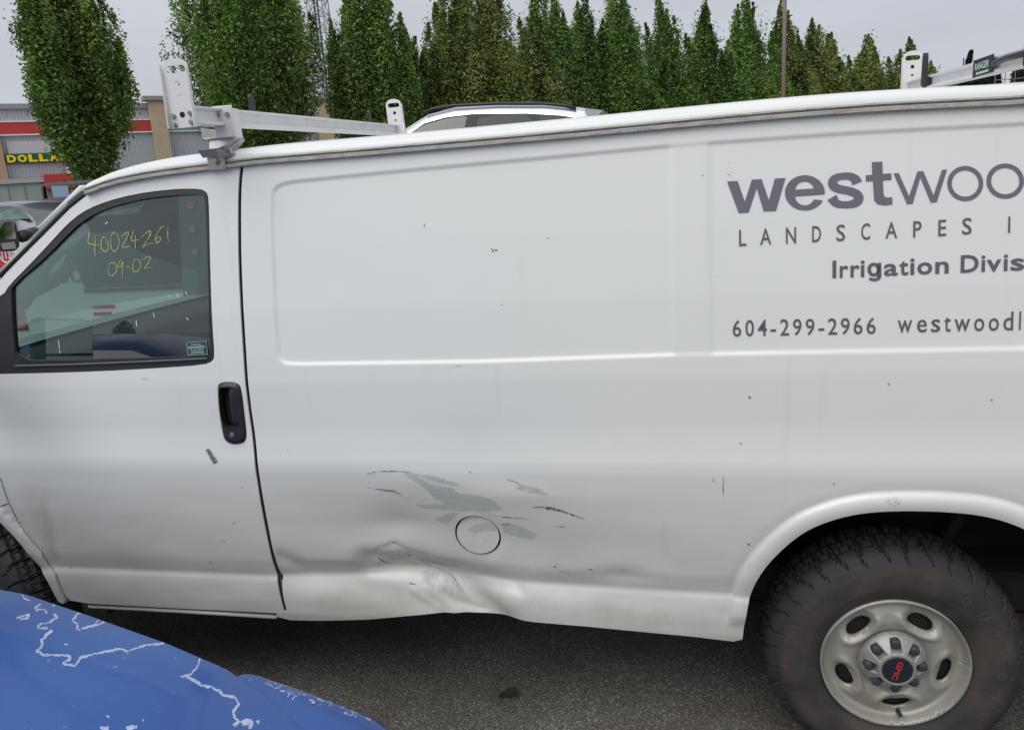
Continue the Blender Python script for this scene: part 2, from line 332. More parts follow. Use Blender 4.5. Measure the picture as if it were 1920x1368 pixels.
def triangulate(outline, holes=(), spacing=.012, feats=(), fine=None, bstep=None):
    """constrained Delaunay of a 2D region, with a grid of inner points; fine=(polygon, spacing)"""
    bstep = bstep or spacing; loops = [resample(outline, bstep, True)] + [resample(h, bstep, True) for h in holes]
    B_ = np.vstack(loops); E_ = []; k = 0
    for l in loops: E_ += [(k+i, k+(i+1) % len(l)) for i in range(len(l))]; k += len(l)
    lo, hi = loops[0].min(0), loops[0].max(0)
    def grid(s):
        X, Y = np.meshgrid(np.arange(lo[0]+s/2, hi[0], s), np.arange(lo[1]+s/2, hi[1], s*.9)); X = X + (np.arange(X.shape[0]) % 2)[:, None]*s*.5
        return np.stack([X.ravel(), Y.ravel()], 1)
    G = grid(spacing); 
    if fine is not None:
        m_ = inside(G, fine[0]); g2 = grid(fine[1]); G = np.vstack([G[~m_], g2[inside(g2, fine[0])]])
    fp = [resample(f, spacing*.8) for f in feats]
    if fp:
        FP = np.vstack(fp); cell = spacing*.55
        # drop grid points near feature rows
        keys = set(map(tuple, np.round(FP/cell).astype(int))); gk = np.round(G/cell).astype(int)
        keep = np.array([not any((a+i, b+j) in keys for i in (-1, 0, 1) for j in (-1, 0, 1)) for a, b in gk], bool); G = np.vstack([G[keep], FP])
    ok = inside(G, loops[0])
    for h in loops[1:]: ok &= ~inside(G, h)
    G = G[ok]; cell = min(bstep, fine[1] if fine is not None else 9)*.45; keys = set(map(tuple, np.round(B_/cell).astype(int))); gk = np.round(G/cell).astype(int)
    G = G[np.array([not any((a+i, b+j) in keys for i in (-1, 0, 1) for j in (-1, 0, 1)) for a, b in gk], bool)] if len(G) else G
    V = np.vstack([B_, G]) if len(G) else B_
    r_ = delaunay_2d_cdt([Vector(v) for v in V], E_, [], 0, 1e-7)
    P = np.array([(v[0], v[1]) for v in r_[0]]); T = np.array([f for f in r_[2] if len(f) == 3]); c = P[T].mean(1)
    ok = inside(c, loops[0])
    for h in loops[1:]: ok &= ~inside(c, h)
    a_, b_, c_ = P[T[:, 0]], P[T[:, 1]], P[T[:, 2]]; e1, e2 = b_-a_, c_-a_; ar = np.abs(e1[:, 0]*e2[:, 1]-e1[:, 1]*e2[:, 0])
    mxe = np.maximum(np.maximum((e1**2).sum(1), (e2**2).sum(1)), ((c_-b_)**2).sum(1)); ok &= ar > 2e-3*mxe
    return P, T[ok]
def boundary(T):
    E_ = np.vstack([T[:, [0, 1]], T[:, [1, 2]], T[:, [2, 0]]]); S_ = np.sort(E_, 1); _, i, c = np.unique(S_, axis=0, return_index=True, return_counts=True)
    return E_[i[c == 1]]
def sheet(name, P, T, fun, m, parent, lip=.02, smooth=True, attr=None, lipdir=(0, 1, 0), label=None):
    """surface over a 2D region (x,z) with depth function Y=fun(x,z), edges returned inwards by lip"""
    V = np.stack([P[:, 0], fun(P[:, 0], P[:, 1]), P[:, 1]], 1); F = T.copy()
    a_, b_, c_ = V[F[:, 0]], V[F[:, 1]], V[F[:, 2]]; nrm = np.cross(b_-a_, c_-a_)
    if nrm[:, 1].mean() > 0: F = F[:, ::-1]
    if lip:
        be = boundary(F); idx = np.unique(be); k = len(V); mp_ = {int(v): k+i for i, v in enumerate(idx)}; k2 = k+len(idx); mp2 = {int(v): k2+i for i, v in enumerate(idx)}
        V = np.vstack([V, V[idx], V[idx]+np.array(lipdir)*lip]); Q = [(mp_[int(b)], mp_[int(a)], mp2[int(a)], mp2[int(b)]) for a, b in be]
        Q = np.array(Q); F = np.vstack([F, Q[:, [0, 1, 2]], Q[:, [0, 2, 3]]])
        if attr: attr = {q: np.concatenate([v, v[idx], v[idx]]) for q, v in attr.items()}
    return link(name, mesh(name, V, F, smooth, attr), m, parent, label)
def ss(t): t = np.clip(t, 0, 1); return t*t*(3-2*t)

def text2d(body, bold=0.0, space=1.0, res=3):
    """built-in font -> triangles in its own plane"""
    c = bpy.data.curves.new('tmp_text', 'FONT'); c.body = body; c.size = 1; c.offset = bold; c.space_character = space; c.resolution_u = res; c.fill_mode = 'FRONT'
    o = bpy.data.objects.new('tmp_text', c); COL.objects.link(o); dg = bpy.context.evaluated_depsgraph_get(); dg.update()
    me = o.evaluated_get(dg).to_mesh(); V = np.array([v.co[:] for v in me.vertices]); F = [tuple(p.vertices) for p in me.polygons]
    o.evaluated_get(dg).to_mesh_clear(); bpy.data.objects.remove(o); bpy.data.curves.remove(c)
    return V[:, :2], F
def text_on(body, origin, u, v, name, m, parent, width=None, height=None, off=(0, 0, 0), **k):
    """text laid in a plane: origin = lower left, u/v unit vectors, fitted to width x height (cap)"""
    V, F = text2d(body, **k); lo, hi = V.min(0), V.max(0)
    cap = text2d('H', bold=k.get('bold', 0))[0]; ch = cap[:, 1].max()-cap[:, 1].min(); s_y = height/ch; s_x = width/(hi[0]-lo[0]) if width else s_y
    o_, u, v = np.array(origin, float)+np.array(off, float), np.array(u, float), np.array(v, float)
    W = [o_ + u*(a-lo[0])*s_x + v*(b-cap[:, 1].min())*s_y for a, b in V]
    return link(name, mesh(name, W, F), m, parent)

# ================================================================== THE VAN
# near side = plane Y~0, X runs towards the rear, rear axle at X=0
_zk = [.30, .42, .47, .52, .58, .606, .620, .642, .69, .78, .88, .97, 1.05, 1.085, 1.12, 1.16, 1.20, 1.28, 1.36, 1.43, 1.6, 1.8, 2.0, 2.10, 2.3]
_yk = [.10, .062, .050, .046, .045, .047, .054, .048, .036, .025, .013, .005, .001, .003, .009, .014, .0175, .019, .021, .028, .047, .076, .108, .125, .16]
_zt = np.arange(.30, 2.3, .002); _yt = np.interp(_zt, _zk, _yk); _g = np.exp(-.5*(np.arange(-12, 13)/2.4)**2); _g /= _g.sum()
_yt = np.convolve(np.pad(_yt, 12, mode='edge'), _g, 'valid')
_DX = [(-1.92, 0), (-1.75, .020), (-1.57, .036), (-1.42, .030), (-1.30, .004), (-1.20, -.004), (-1.1, 0)]   # the crease is kicked up by the dent
def prof(x, z):
    sh = .036*np.exp(-.5*((x+1.545)/.15)**2); wgt = np.clip(1-np.abs(z-.61)/.28, 0, 1)
    return np.interp(z - sh*wgt, _zt, _yt)
def nose(x):      # plan taper of the front end
    t = np.clip((-3.55-x)/.8, 0, 1); return .20*t*t
def S0(x, z): x = np.asarray(x, float); z = np.asarray(z, float); return prof(x, z) + nose(x)
def B(px, py):
    Y = .03
    for _ in range(8): p = onY(px, py, Y); Y = float(S0(p[0], p[2]))
    return (p[0], p[2])
def BP(pts): return [B(*p) for p in pts]

# pressed recess of the cargo side (rounded rectangle) and its two posts
RA = np.array(BP([(1262, 668), (900, 680.5), (560, 685), (532, 683), (521, 672), (514, 600), (510, 500), (507, 400), (509, 357), (520, 345), (545, 338), (800, 313), (1000, 295), (1262, 270)]))
RB = np.array([tuple(RA[-1])] + BP([(1600, 246), (1900, 230)]) + [(1.22, B(1900, 230)[1]), (1.22, B(1900, 657)[1])] + BP([(1900, 657), (1600, 662)]))
REC = smooth_poly(resample(np.vstack([RA, RB]), .05, True), 2, True)
xa, xb = B(1260, 460)[0], B(1331, 460)[0]
def recess(x, z):
    d = dist_to(np.stack([x, z], 1), REC, True); ins = inside(np.stack([x, z], 1), REC); sd = np.where(ins, d, -d)
    r_ = .0060*ss((sd+.002)/.015)
    post = ss((x-xa+.006)/.010)*ss((xb+.006-x)/.010); return r_*(1-.55*post)
FUEL = np.array(B(892, 1010)); FR = .0735
def gauss(x, z, c, sx, sz, ang=0.0):
    dx, dz = x-c[0], z-c[1]; ca, sa = math.cos(ang), math.sin(ang); u, v = dx*ca+dz*sa, -dx*sa+dz*ca
    return np.exp(-.5*((u/sx)**2+(v/sz)**2))
def fold(x, z, P, sg, taper=True):
    P = np.array(BP(P)); d = dist_to(np.stack([x, z], 1), P); return np.exp(-.5*(d/sg)**2)
def dent(x, z):
    D = .030*gauss(x, z, B(860, 1015), .34, .11, -.12) + .026*gauss(x, z, B(800, 1092), .24, .062) + .018*gauss(x, z, B(850, 1130), .13, .050, -.5)
    D += .018*gauss(x, z, B(600, 1088), .15, .032) + .012*gauss(x, z, B(1080, 1105), .22, .034, -.06)
    D += .010*gauss(x, z, B(745, 985), .075, .040) - .006*gauss(x, z, B(700, 1035), .06, .03)
    D += .019*fold(x, z, [(690, 1052), (760, 1060), (840, 1088), (900, 1130), (945, 1165)], .031) - .008*fold(x, z, [(690, 1092), (760, 1098), (820, 1120), (850, 1150)], .022)
    D += .004*fold(x, z, [(955, 1098), (975, 1112)], .016) - .004*gauss(x, z, B(1010, 1085), .08, .025)
    D += .010*fold(x, z, [(530, 1050), (580, 1070), (660, 1076), (760, 1080), (860, 1092), (960, 1106)], .024) + .009*gauss(x, z, B(1165, 1082), .06, .022)
    D += .006*gauss(x, z, B(900, 870), .10, .08) - .004*gauss(x, z, B(820, 905), .12, .03) - .004*gauss(x, z, B(960, 930), .10, .03)
    D += .0035*fold(x, z, [(695, 1046), (712, 1032), (738, 1026), (762, 1042), (790, 1050)], .010) - .004*fold(x, z, [(700, 1062), (740, 1050), (770, 1066)], .010) + .004*fold(x, z, [(800, 1100), (850, 1135), (905, 1150)], .008) - .003*fold(x, z, [(770, 1112), (820, 1142)], .009)
    D += .0028*np.exp(-.5*((np.hypot(x-FUEL[0], z-FUEL[1])-FR-.010)/.012)**2)*ss((x-FUEL[0])/.05)
    return D
ARCH_IN = BP([(1392, 1198), (1396, 1165), (1403, 1120), (1420, 1078), (1455, 1035), (1505, 993), (1560, 970), (1620, 957), (1690, 954)])
XC = .03; ARCH_IN = [tuple(p) for p in smooth_poly([p for p in ARCH_IN if p[0] < XC-.01] + [(XC, ARCH_IN[-1][1])], 2)]
ARCH = ARCH_IN + [(2*XC-x_, z_) for x_, z_ in ARCH_IN[::-1][1:]]
def flare(x, z, A=None):
    d = dist_to(np.stack([x, z], 1), ARCH if A is None else A)
    return -.016*np.where(d < .052, np.sqrt(np.clip(1-((d-.020)/.034)**2, 0, 1)), 0) + .004*np.exp(-.5*((d-.058)/.006)**2)
def S_panel(x, z): return S0(x, z) + recess(x, z) + dent(x, z) + flare(x, z)*ss((z-.50)/.06)
def S_plain(x, z): return S0(x, z)

van = thing('cargo_van', (-1.3, 1.0, 0), 'white work van with a dented, scraped side and grey lettering, beside the blue car', 'van')

# ---- cargo side panel
GAP = [(457, 309), (453, 345), (452, 400), (453, 500), (458, 600), (470, 760), (480, 830), (485, 880), (497, 960), (515, 1050), (528, 1105), (538, 1145)]
gapx = smooth_poly(BP(GAP), 2)
DRIP = BP([(457, 308), (600, 297), (700, 289), (1070, 257), (1240, 240.5), (1594, 209), (1920, 194)])
ztop = float(np.mean([d[1] for d in DRIP]))
drip_line = smooth_poly([d for d in DRIP], 1); zr = drip_line[-1][1]
drip_line = np.vstack([drip_line, [(1.30, zr-.004)]])
low = BP([(1375, 1202), (1300, 1193), (1100, 1174), (1000, 1166), (950, 1160), (880, 1153), (835, 1150), (760, 1155), (690, 1161), (600, 1163), (545, 1162), (516, 1155), (521, 1147), (536, 1146)])
rear_low = [(1.28, .50), (2*XC+.50, .50)]
outl = np.vstack([gapx, low[::-1][1:], ARCH[:1], ARCH, rear_low[::-1], [(1.30, .52)], drip_line[::-1]])
outl = outl[np.r_[True, np.hypot(*np.diff(outl, axis=0).T) > 1e-5]]
fuel_hole = [(FUEL[0]+(FR+.0068)*math.cos(t), FUEL[1]+(FR+.0068)*math.sin(t)) for t in np.linspace(0, 2*np.pi, 64, endpoint=False)]
def offset_curve(P, d):
    P = np.asarray(P); T_ = np.gradient(P, axis=0); T_ /= np.linalg.norm(T_, axis=1)[:, None]+1e-12; return P + d*np.stack([-T_[:, 1], T_[:, 0]], 1)
rs = REC
feats = [offset_curve(np.vstack([rs, rs[:1]]), s_*d) for s_ in (1, -1) for d in (.002, .006, .011, .016)] + [offset_curve(resample(ARCH, .02), s_*d) for s_ in (1,) for d in (.008, .018, .030, .042, .050, .056, .064)]
feats += [[(q, 1.40), (q, 2.06)] for q in (xa-.006, xa, xa+.004, xb-.004, xb, xb+.006)]
feats += [[(-2.1, h), (1.3, h)] for h in (.603, .610, .618, .626, .634)]
fine_zone = BP([(500, 850), (1240, 850), (1240, 1215), (500, 1215)])
P_, T_ = triangulate(outl, [fuel_hole], .013, feats, fine=(np.array(fine_zone), .0065), bstep=.008)
side = sheet('side_panel', P_, T_, S_panel, M['van'], van, lip=.028)
# fuel door, slightly sunk and scuffed
th = np.linspace(0, 2*np.pi, 56, endpoint=False); disc = np.stack([FUEL[0]+FR*np.cos(th), FUEL[1]+FR*np.sin(th)], 1)
P_, T_ = triangulate(disc, [], .009)
fuel_f = lambda x, z: S0(x, z)+dent(x*0+FUEL[0], z*0+FUEL[1])*.9+.005+.10*(np.asarray(z)-FUEL[1])*.25
fuel_door = sheet('fuel_door', P_, T_, fuel_f, M['van'], side, lip=.01, label='round fuel door with a grey scuff')
MB().prism([(a, b) for a, b in disc*1.0+0*disc], lambda a, b: (a+(a-FUEL[0])*.12, .085, b+(b-FUEL[1])*.12), lambda a, b: (a+(a-FUEL[0])*.12, .10, b+(b-FUEL[1])*.12)).build('fuel_recess', M['gap'], side)

# ---- scuffs, scrapes and marks on the panel
def mark(pts, m, name='scuff_mark', fun=None, parent=None, sp=.006, off=.0012, core=.014, lo=-1.0, it=1, zoom=None):
    q = np.array(smooth_poly(BP(pts), it, True)); P, T = triangulate(q, [], sp, bstep=sp)
    f = fun or S_panel; d = dist_to(P, q, True); rim = -.32*(1-ss(d/core))
    return sheet(name, P, T, lambda x, z: f(x, z)-off, m, parent or side, lip=0, attr={'rim': rim})
def zo(pts, o=(480, 800), k=2.3415): return [(o[0]+a/k, o[1]+b/k) for a, b in pts]
z4 = lambda pts: zo(pts, (640, 860), 4.0)
m_sc = decal('scraped_primer', (.60, .645, .635), .5, 60, .14, .66, (.35, 1, 2.4), .88)
m_sm = decal('rubbed_grime', (.36, .36, .37), .5, 70, .30, .75, (.5, 1, 2.2), .55)
m_ru = decal('rubbed_paint', (.42, .41, .42), .6, 26, .32, .95, (2.6, 1, .9), .50)
m_bk = decal('black_scratch', (.05, .05, .055), .6, 170, .38, .58, (.5, 1, 1.5), .9)
m_lt = decal('bare_bright_scrape', (.84, .86, .89), .4, 30, .15, .65, (1, 1, 2), .6)
for q in [z4([(195, 110), (250, 92), (390, 90), (520, 98), (650, 115), (800, 150), (925, 205), (840, 208), (700, 178), (560, 130), (400, 102), (290, 98)]),
          z4([(400, 96), (560, 118), (650, 170), (740, 200), (840, 208), (860, 262), (970, 262), (1140, 300), (1150, 330), (1215, 375), (1215, 398), (1110, 405), (1060, 415), (920, 412), (830, 400), (740, 402), (600, 385), (560, 380), (520, 342), (640, 350), (780, 345), (690, 318), (640, 240), (540, 160)]),
          z4([(300, 242), (420, 245), (480, 290), (560, 315), (680, 318), (600, 328), (510, 322), (430, 282), (370, 256)]),
          z4([(660, 488), (760, 430), (830, 405), (880, 415), (820, 480), (775, 520), (720, 505)]),
          z4([(1185, 500), (1240, 485), (1330, 515), (1440, 560), (1480, 600), (1430, 632), (1330, 612), (1230, 596), (1196, 575)])]:
    mark(q, m_sc, core=.007)
mark(z4([(915, 555), (980, 515), (1090, 498), (1130, 500), (1160, 555), (1150, 572), (1050, 570), (1000, 590), (975, 592)]), m_sc, parent=fuel_door, fun=fuel_f, core=.008)
mark(z4([(1235, 158), (1380, 180), (1480, 205), (1560, 255), (1540, 282), (1430, 270), (1330, 245), (1280, 215), (1320, 192)]), m_sm, core=.010)
mark(z4([(520, 870), (640, 850), (760, 880), (860, 960), (960, 1060), (1080, 1120), (1000, 1150), (860, 1130), (700, 1080), (560, 1000)]), m_ru, core=.03, off=.0014)
mark(z4([(480, 800), (560, 760), (700, 800), (840, 880), (940, 1000), (860, 980), (740, 890), (600, 850)]), m_ru, core=.02, off=.0016)
mark(z4([(90, 150), (130, 135), (200, 135), (150, 158), (110, 160)]), m_sm, core=.006)
mark(z4([(230, 700), (370, 650), (440, 690), (520, 750), (470, 800), (300, 810), (220, 770)]), m_lt, core=.02)
mark(z4([(1400, 780), (1500, 765), (1640, 775), (1760, 800), (1880, 840), (1770, 880), (1600, 895), (1480, 880), (1420, 840)]), m_lt, core=.012)
def streak(pts, wd, m=m_bk, parent=None, fun=None, name='scratch'):
    """thin scratch following the panel: ribbon of varying width"""
    c = resample(smooth_poly(BP(pts), 2), .006); n = len(c); T_ = np.gradient(c, axis=0); T_ /= np.linalg.norm(T_, axis=1)[:, None]+1e-9
    Nn = np.stack([-T_[:, 1], T_[:, 0]], 1); ww = wd*.5*(np.sin(np.linspace(.15, np.pi-.1, n))*.8+.2)*(1+.4*RNG.randn(n)*.6)
    a, b = c+Nn*ww[:, None], c-Nn*ww[:, None]; P = np.vstack([a, b]); f = fun or S_panel
    V = np.stack([P[:, 0], f(P[:, 0], P[:, 1])-.0018, P[:, 1]], 1); F = [(i, i+1, n+i+1, n+i) for i in range(n-1)]
    return link(name, mesh(name, V, F, False, {'rim': np.zeros(len(V))}), m, parent or side)
for q, wd in [(z4([(195, 118), (240, 97), (330, 90), (430, 92), (520, 98)]), .0035), (z4([(185, 220), (280, 232), (410, 243)]), .0035), (z4([(290, 244), (360, 246), (440, 262)]), .003),
              (z4([(1230, 157), (1300, 170), (1340, 185)]), .003), (z4([(1435, 368), (1500, 362), (1580, 372), (1650, 392), (1750, 430), (1820, 455)]), .0065), (z4([(1520, 375), (1590, 382), (1640, 395)]), .006),
              (z4([(1195, 452), (1240, 450), (1330, 458)]), .004), (z4([(1150, 440), (1300, 460), (1420, 462)]), .002), (z4([(250, 780), (285, 795), (300, 822), (350, 830)]), .005), (z4([(490, 962), (535, 972)]), .0045),
              (z4([(1600, 515), (1680, 520)]), .003), (z4([(1585, 825), (1612, 828)]), .005), (z4([(1850, 838), (1880, 845)]), .004), (z4([(1620, 850), (1715, 870)]), .002), (z4([(475, 768), (495, 762)]), .004),
              (z4([(1175, 512), (1230, 508), (1270, 502)]), .003), (z4([(290, 672), (340, 652), (372, 640), (450, 690)]), .002),
              ([(1356, 890), (1356, 932)], .0025), ([(1338, 895), (1338, 903)], .003), ([(1404, 742), (1407, 747)], .007), ([(1402, 1017), (1405, 1022)], .006), ([(1562, 905), (1565, 908)], .005), ([(1665, 718), (1668, 722)], .004),
              ([(1388, 829), (1390, 832)], .004), ([(795, 420), (795, 428)], .003), ([(1857, 748), (1860, 751)], .005), ([(853, 686), (865, 686)], .002), ([(880, 885), (883, 888)], .006), ([(920, 464), (925, 474)], .003), ([(928, 466), (934, 472)], .003)]:
    streak(q, wd)
for q in [z4([(760, 890), (830, 980), (900, 1080)]), z4([(740, 900), (800, 950), (870, 1060)]), z4([(560, 860), (700, 890), (800, 960)]), z4([(780, 930), (860, 1010), (960, 1120)]), z4([(420, 845), (560, 852), (660, 880)])]:
    streak(q, .0045, m_sm)
mark([(919, 462), (935, 464), (936, 475), (920, 476)], decal('rust_fleck', (.30, .20, .13), .7, 260, .50, .6), name='rust_spot', core=.004)
mark([(1650, 924), (1690, 924), (1690, 948), (1652, 948)], decal('arch_grit', (.30, .24, .17), .7, 300, .56, .62), name='rust_spot', core=.004)
mark([(1365, 285), (1385, 285), (1380, 330), (1362, 350), (1355, 330)], decal('tar_spots', (.35, .35, .35), .7, 170, .60, .66), name='grime_patch', core=.004)

# ---- lettering: traced vinyl shapes laid on the panel
z7 = lambda pts: zo(pts, (1340, 280), 3.3103)
def vinyl(poly, holes, m, name='vinyl_letter', parent=None):
    P, T = triangulate(np.array(BP(z7(poly))), [np.array(BP(z7(h))) for h in holes], .02)
    return sheet(name, P, T, lambda x, z: S0(x, z)+.0042, m, parent or side, lip=0, smooth=True)
def ell(cx, cy, rx, ry, a0=0, a1=360, n=48): return [(cx+rx*math.cos(R(t)), cy-ry*math.sin(R(t))) for t in np.linspace(a0, a1, n, endpoint=(a1-a0) % 360 != 0)]
vinyl([(78, 200), (143, 196), (188, 326), (232, 188), (292, 185), (338, 318), (375, 181), (441, 178), (382, 382), (306, 386), (262, 240), (212, 392), (150, 396)], [], M['letter'])
vinyl([(685, 279)] + ell(562, 270, 124, 109, 8, 334, 60) + [(622, 311)] + ell(561, 284, 62, 64, 332, 188, 20)[1:] + [(500, 293)], [[(500, 251), (508, 228), (524, 210), (545, 201), (568, 199), (590, 206), (608, 222), (618, 243)]], M['letter'])
def fat(path, wds, m, it=2):
    c = smooth_poly(np.column_stack([path, wds]), it); p, wd = c[:, :2], c[:, 2]; T_ = np.gradient(p, axis=0); T_ /= np.linalg.norm(T_, axis=1)[:, None]; n = np.stack([-T_[:, 1], T_[:, 0]], 1)
    return vinyl([tuple(q) for q in np.vstack([p+n*wd[:, None]/2, (p-n*wd[:, None]/2)[::-1]])], [], m)
fat([(887, 210), (877, 185), (845, 166), (805, 165), (760, 172), (733, 195), (735, 228), (775, 247), (840, 258), (885, 275), (900, 302), (885, 330), (845, 343), (795, 345), (752, 335), (730, 298)], [66, 58, 46, 42, 44, 56, 58, 50, 50, 54, 62, 56, 44, 42, 52, 66], M['letter'])
vinyl([(978, 80), (1043, 76), (1046, 152), (1100, 149), (1100, 190), (1047, 193), (1050, 275), (1057, 295), (1078, 300), (1105, 297), (1106, 342), (1060, 348), (1015, 341), (992, 316), (985, 197), (941, 200), (940, 161), (981, 158)], [], M['letter'])
vinyl([(1113, 149), (1145, 147), (1210, 292), (1262, 137), (1298, 135), (1362, 287), (1415, 127), (1446, 125), (1382, 328), (1345, 331), (1280, 175), (1232, 338), (1197, 341)], [], M['letter'])
vinyl(ell(1559, 212, 112, 109), [ell(1559, 212, 84, 82)], M['letter']); vinyl(ell(1808, 197, 117, 109), [ell(1808, 197, 88, 82)], M['letter'])
vinyl(ell(2062, 182, 117, 109), [ell(2062, 182, 88, 82)], M['letter']); vinyl([(2150, 20), (2180, 18), (2186, 285), (2156, 287)], [], M['letter'])
def panel_text(body, p0, p1, hp, m, name, bold=0.0, fun=None, parent=None, mono=None, space=1.0, off=.0018, asp=None):
    """text on the panel: baseline from pixel p0 to p1 of the photo, cap height hp px (at p0)"""
    V, F = text2d(body, bold, space); cap = text2d('H', bold)[0]; c0 = cap[:, 1].min(); ch = cap[:, 1].max()-c0; lo, hi = V[:, 0].min(), V[:, 0].max()
    a, b = np.array(B(*p0)), np.array(B(*p1)); t = np.array(B(p0[0]-hp*.02, p0[1]-hp)); h = t[1]-a[1]; f = fun or S_panel
    X = a[0]+(V[:, 0]-lo)/(hi-lo)*(b[0]-a[0]); Z = a[1]+(V[:, 0]-lo)/(hi-lo)*(b[1]-a[1]) + (V[:, 1]-c0)/ch*h
    return link(name, mesh(name, np.stack([X, f(X, Z)-off, Z], 1), F), m, parent or side)
q7 = lambda a, b: zo([(a, b)], (1340, 280), 3.3103)[0]
for ch_, xa_, xb_, yb in [('L', 153, 198, 602), ('A', 283, 353, 595), ('N', 444, 507, 587), ('D', 607, 662, 578), ('S', 757, 812, 571), ('C', 911, 967, 563), ('A', 1063, 1136, 555), ('P', 1235, 1287, 548), ('E', 1391, 1440, 540), ('S', 1539, 1599, 530), ('I', 1825, 1838, 519), ('N', 1985, 2045, 508), ('C', 2140, 2196, 498)]:
    panel_text(ch_, q7(xa_, yb), q7(xb_, yb-(xb_-xa_)*.05), 30.5, M['letterd'], 'vinyl_letter', bold=.008)
for ch_, xa_, xb_ in [('I', 733, 757), ('r', 778, 832), ('r', 845, 903), ('i', 908, 933), ('a', 1053, 1140), ('t', 1148, 1205), ('i', 1216, 1243), ('o', 1260, 1354), ('n', 1372, 1456), ('D', 1530, 1642), ('i', 1658, 1683), ('v', 1690, 1783), ('i', 1797, 1823), ('s', 1840, 1926), ('i', 1942, 1967), ('o', 1982, 2076), ('n', 2094, 2178)]:
    yb = 801-(xa_-733)*.0418
    panel_text(ch_, q7(xa_, yb), q7(xb_, yb-(xb_-xa_)*.0418), 33, M['letterd'], 'vinyl_letter', bold=.020)
vinyl(ell(990, 747, 40, 43), [ell(991, 747, 18, 24)], M['letterd']); vinyl([(1012, 706), (1036, 704), (1038, 790), (1014, 792)], [], M['letterd'])
def _hook():
    path, wds = [(1026, 786), (1018, 805), (992, 812), (962, 803)], [24, 21, 18, 18]
    c = smooth_poly(np.column_stack([path, wds]), 2); p, wd = c[:, :2], c[:, 2]; T_ = np.gradient(p, axis=0); T_ /= np.linalg.norm(T_, axis=1)[:, None]; n = np.stack([-T_[:, 1], T_[:, 0]], 1)
    return vinyl([tuple(q) for q in np.vstack([p+n*wd[:, None]/2, (p-n*wd[:, None]/2)[::-1]])], [], M['letterd'])
_hook()
for ch_, xa_, xb_ in [('6', 113, 166), ('0', 192, 245), ('4', 268, 326), ('-', 347, 382), ('2', 408, 463), ('9', 487, 541), ('9', 566, 621), ('-', 645, 682), ('2', 705, 762), ('9', 784, 840), ('6', 864, 920), ('6', 945, 1002)]:
    yb = 1163-(xa_-113)*.019
    panel_text(ch_, q7(xa_, yb), q7(xb_, yb-1), 30.5, M['letterd'], 'vinyl_letter', bold=.006)
for ch_, xa_, xb_ in [('w', 1138, 1228), ('e', 1258, 1320), ('s', 1346, 1403), ('t', 1427, 1468), ('w', 1490, 1588), ('o', 1613, 1676), ('o', 1704, 1767), ('d', 1795, 1856), ('l', 1892, 1903), ('a', 1932, 1994), ('n', 2022, 2080), ('d', 2108, 2168), ('s', 2196, 2254), ('.', 2282, 2294), ('c', 2322, 2380), ('a', 2408, 2468)]:
    yb = 1140-(xa_-1138)*.022
    panel_text(ch_, q7(xa_, yb), q7(xb_, yb-2), 35, M['letterd'], 'vinyl_letter', bold=.006)

# ---- front door
z5 = lambda pts: zo(pts, (0, 680), 2.737)
zw = lambda pts: zo(pts, (0, 340), 3.6)
shift = lambda P, dx: [(x_+dx, z_) for x_, z_ in P]
rear_edge = [tuple(p) for p in shift(gapx, -.0130)][:-1] + [(B(534, 1150)[0]-.006, B(534, 1150)[1])]
raill = BP([(445, 311), (400, 316), (300, 328), (215, 344), (165, 363), (132, 389), (60, 461), (2, 520)])
frontx = raill[-1][0]-.07
door_top = raill + [(raill[-1][0]-.10, raill[-1][1]-.105), (raill[-1][0]-.13, raill[-1][1]-.16)]
door_front = [(raill[-1][0]-.135, 1.40), (raill[-1][0]-.12, 1.25), (-3.19, 1.02)] + BP([(2, 896), (18, 943), (39, 985), (79, 1034), (95, 1060), (107, 1076), (120, 1112), (130, 1125), (165, 1131), (350, 1141)])
dout = np.array(rear_edge[::-1] + smooth_poly(door_top, 1).tolist() + [list(p) for p in door_front])
win_out = smooth_poly(BP(zw([(1408, 120), (1395, 72), (1350, 50), (1200, 50), (1000, 70), (800, 110), (650, 160), (550, 210), (450, 290), (350, 400), (200, 560), (60, 700), (20, 770)])) + [(-3.20, 1.62), (-3.27, 1.47), (-3.26, 1.405)] + BP(zw([(20, 1300), (350, 1293), (700, 1281), (1050, 1262), (1370, 1240), (1440, 1212), (1447, 1160), (1435, 1000), (1422, 700), (1414, 350)])), 1, True)
win_in = smooth_poly(BP(zw([(1384, 130), (1372, 102), (1345, 90), (1200, 92), (1000, 112), (850, 142), (700, 190), (600, 240), (500, 312), (300, 520), (78, 705), (72, 760), (85, 1000), (105, 1212), (500, 1205), (1000, 1192), (1405, 1182), (1415, 1150), (1408, 800), (1396, 400)])), 1, True)
handle_poly = BP([(407, 725), (412, 717), (430, 715), (446, 718), (453, 728), (460, 790), (463, 820), (457, 831), (437, 834), (423, 828), (417, 815), (410, 770)])
P_, T_ = triangulate(dout, [win_out, np.array(smooth_poly(handle_poly, 2, True))], .016, [[(-3.2, h), (-2.0, h)] for h in (.603, .610, .618, .626, .634)], bstep=.010)
door = sheet('front_door', P_, T_, lambda x, z: S0(x, z)+.001, M['van'], van, lip=.007)
P_, T_ = triangulate(win_out, [win_in], .012, bstep=.010)
seal = sheet('window_seal', P_, T_, lambda x, z: S0(x, z)+.003-.005*np.exp(-.5*((dist_to(np.stack([x, z], 1), win_in, True)-.004)/.003)**2), M['seal'], door, lip=.02)
P_, T_ = triangulate(win_in, [], .03, bstep=.02)
pane = sheet('window_glass', P_, T_, lambda x, z: S0(x, z)+.013, M['glassv'], door, lip=0)
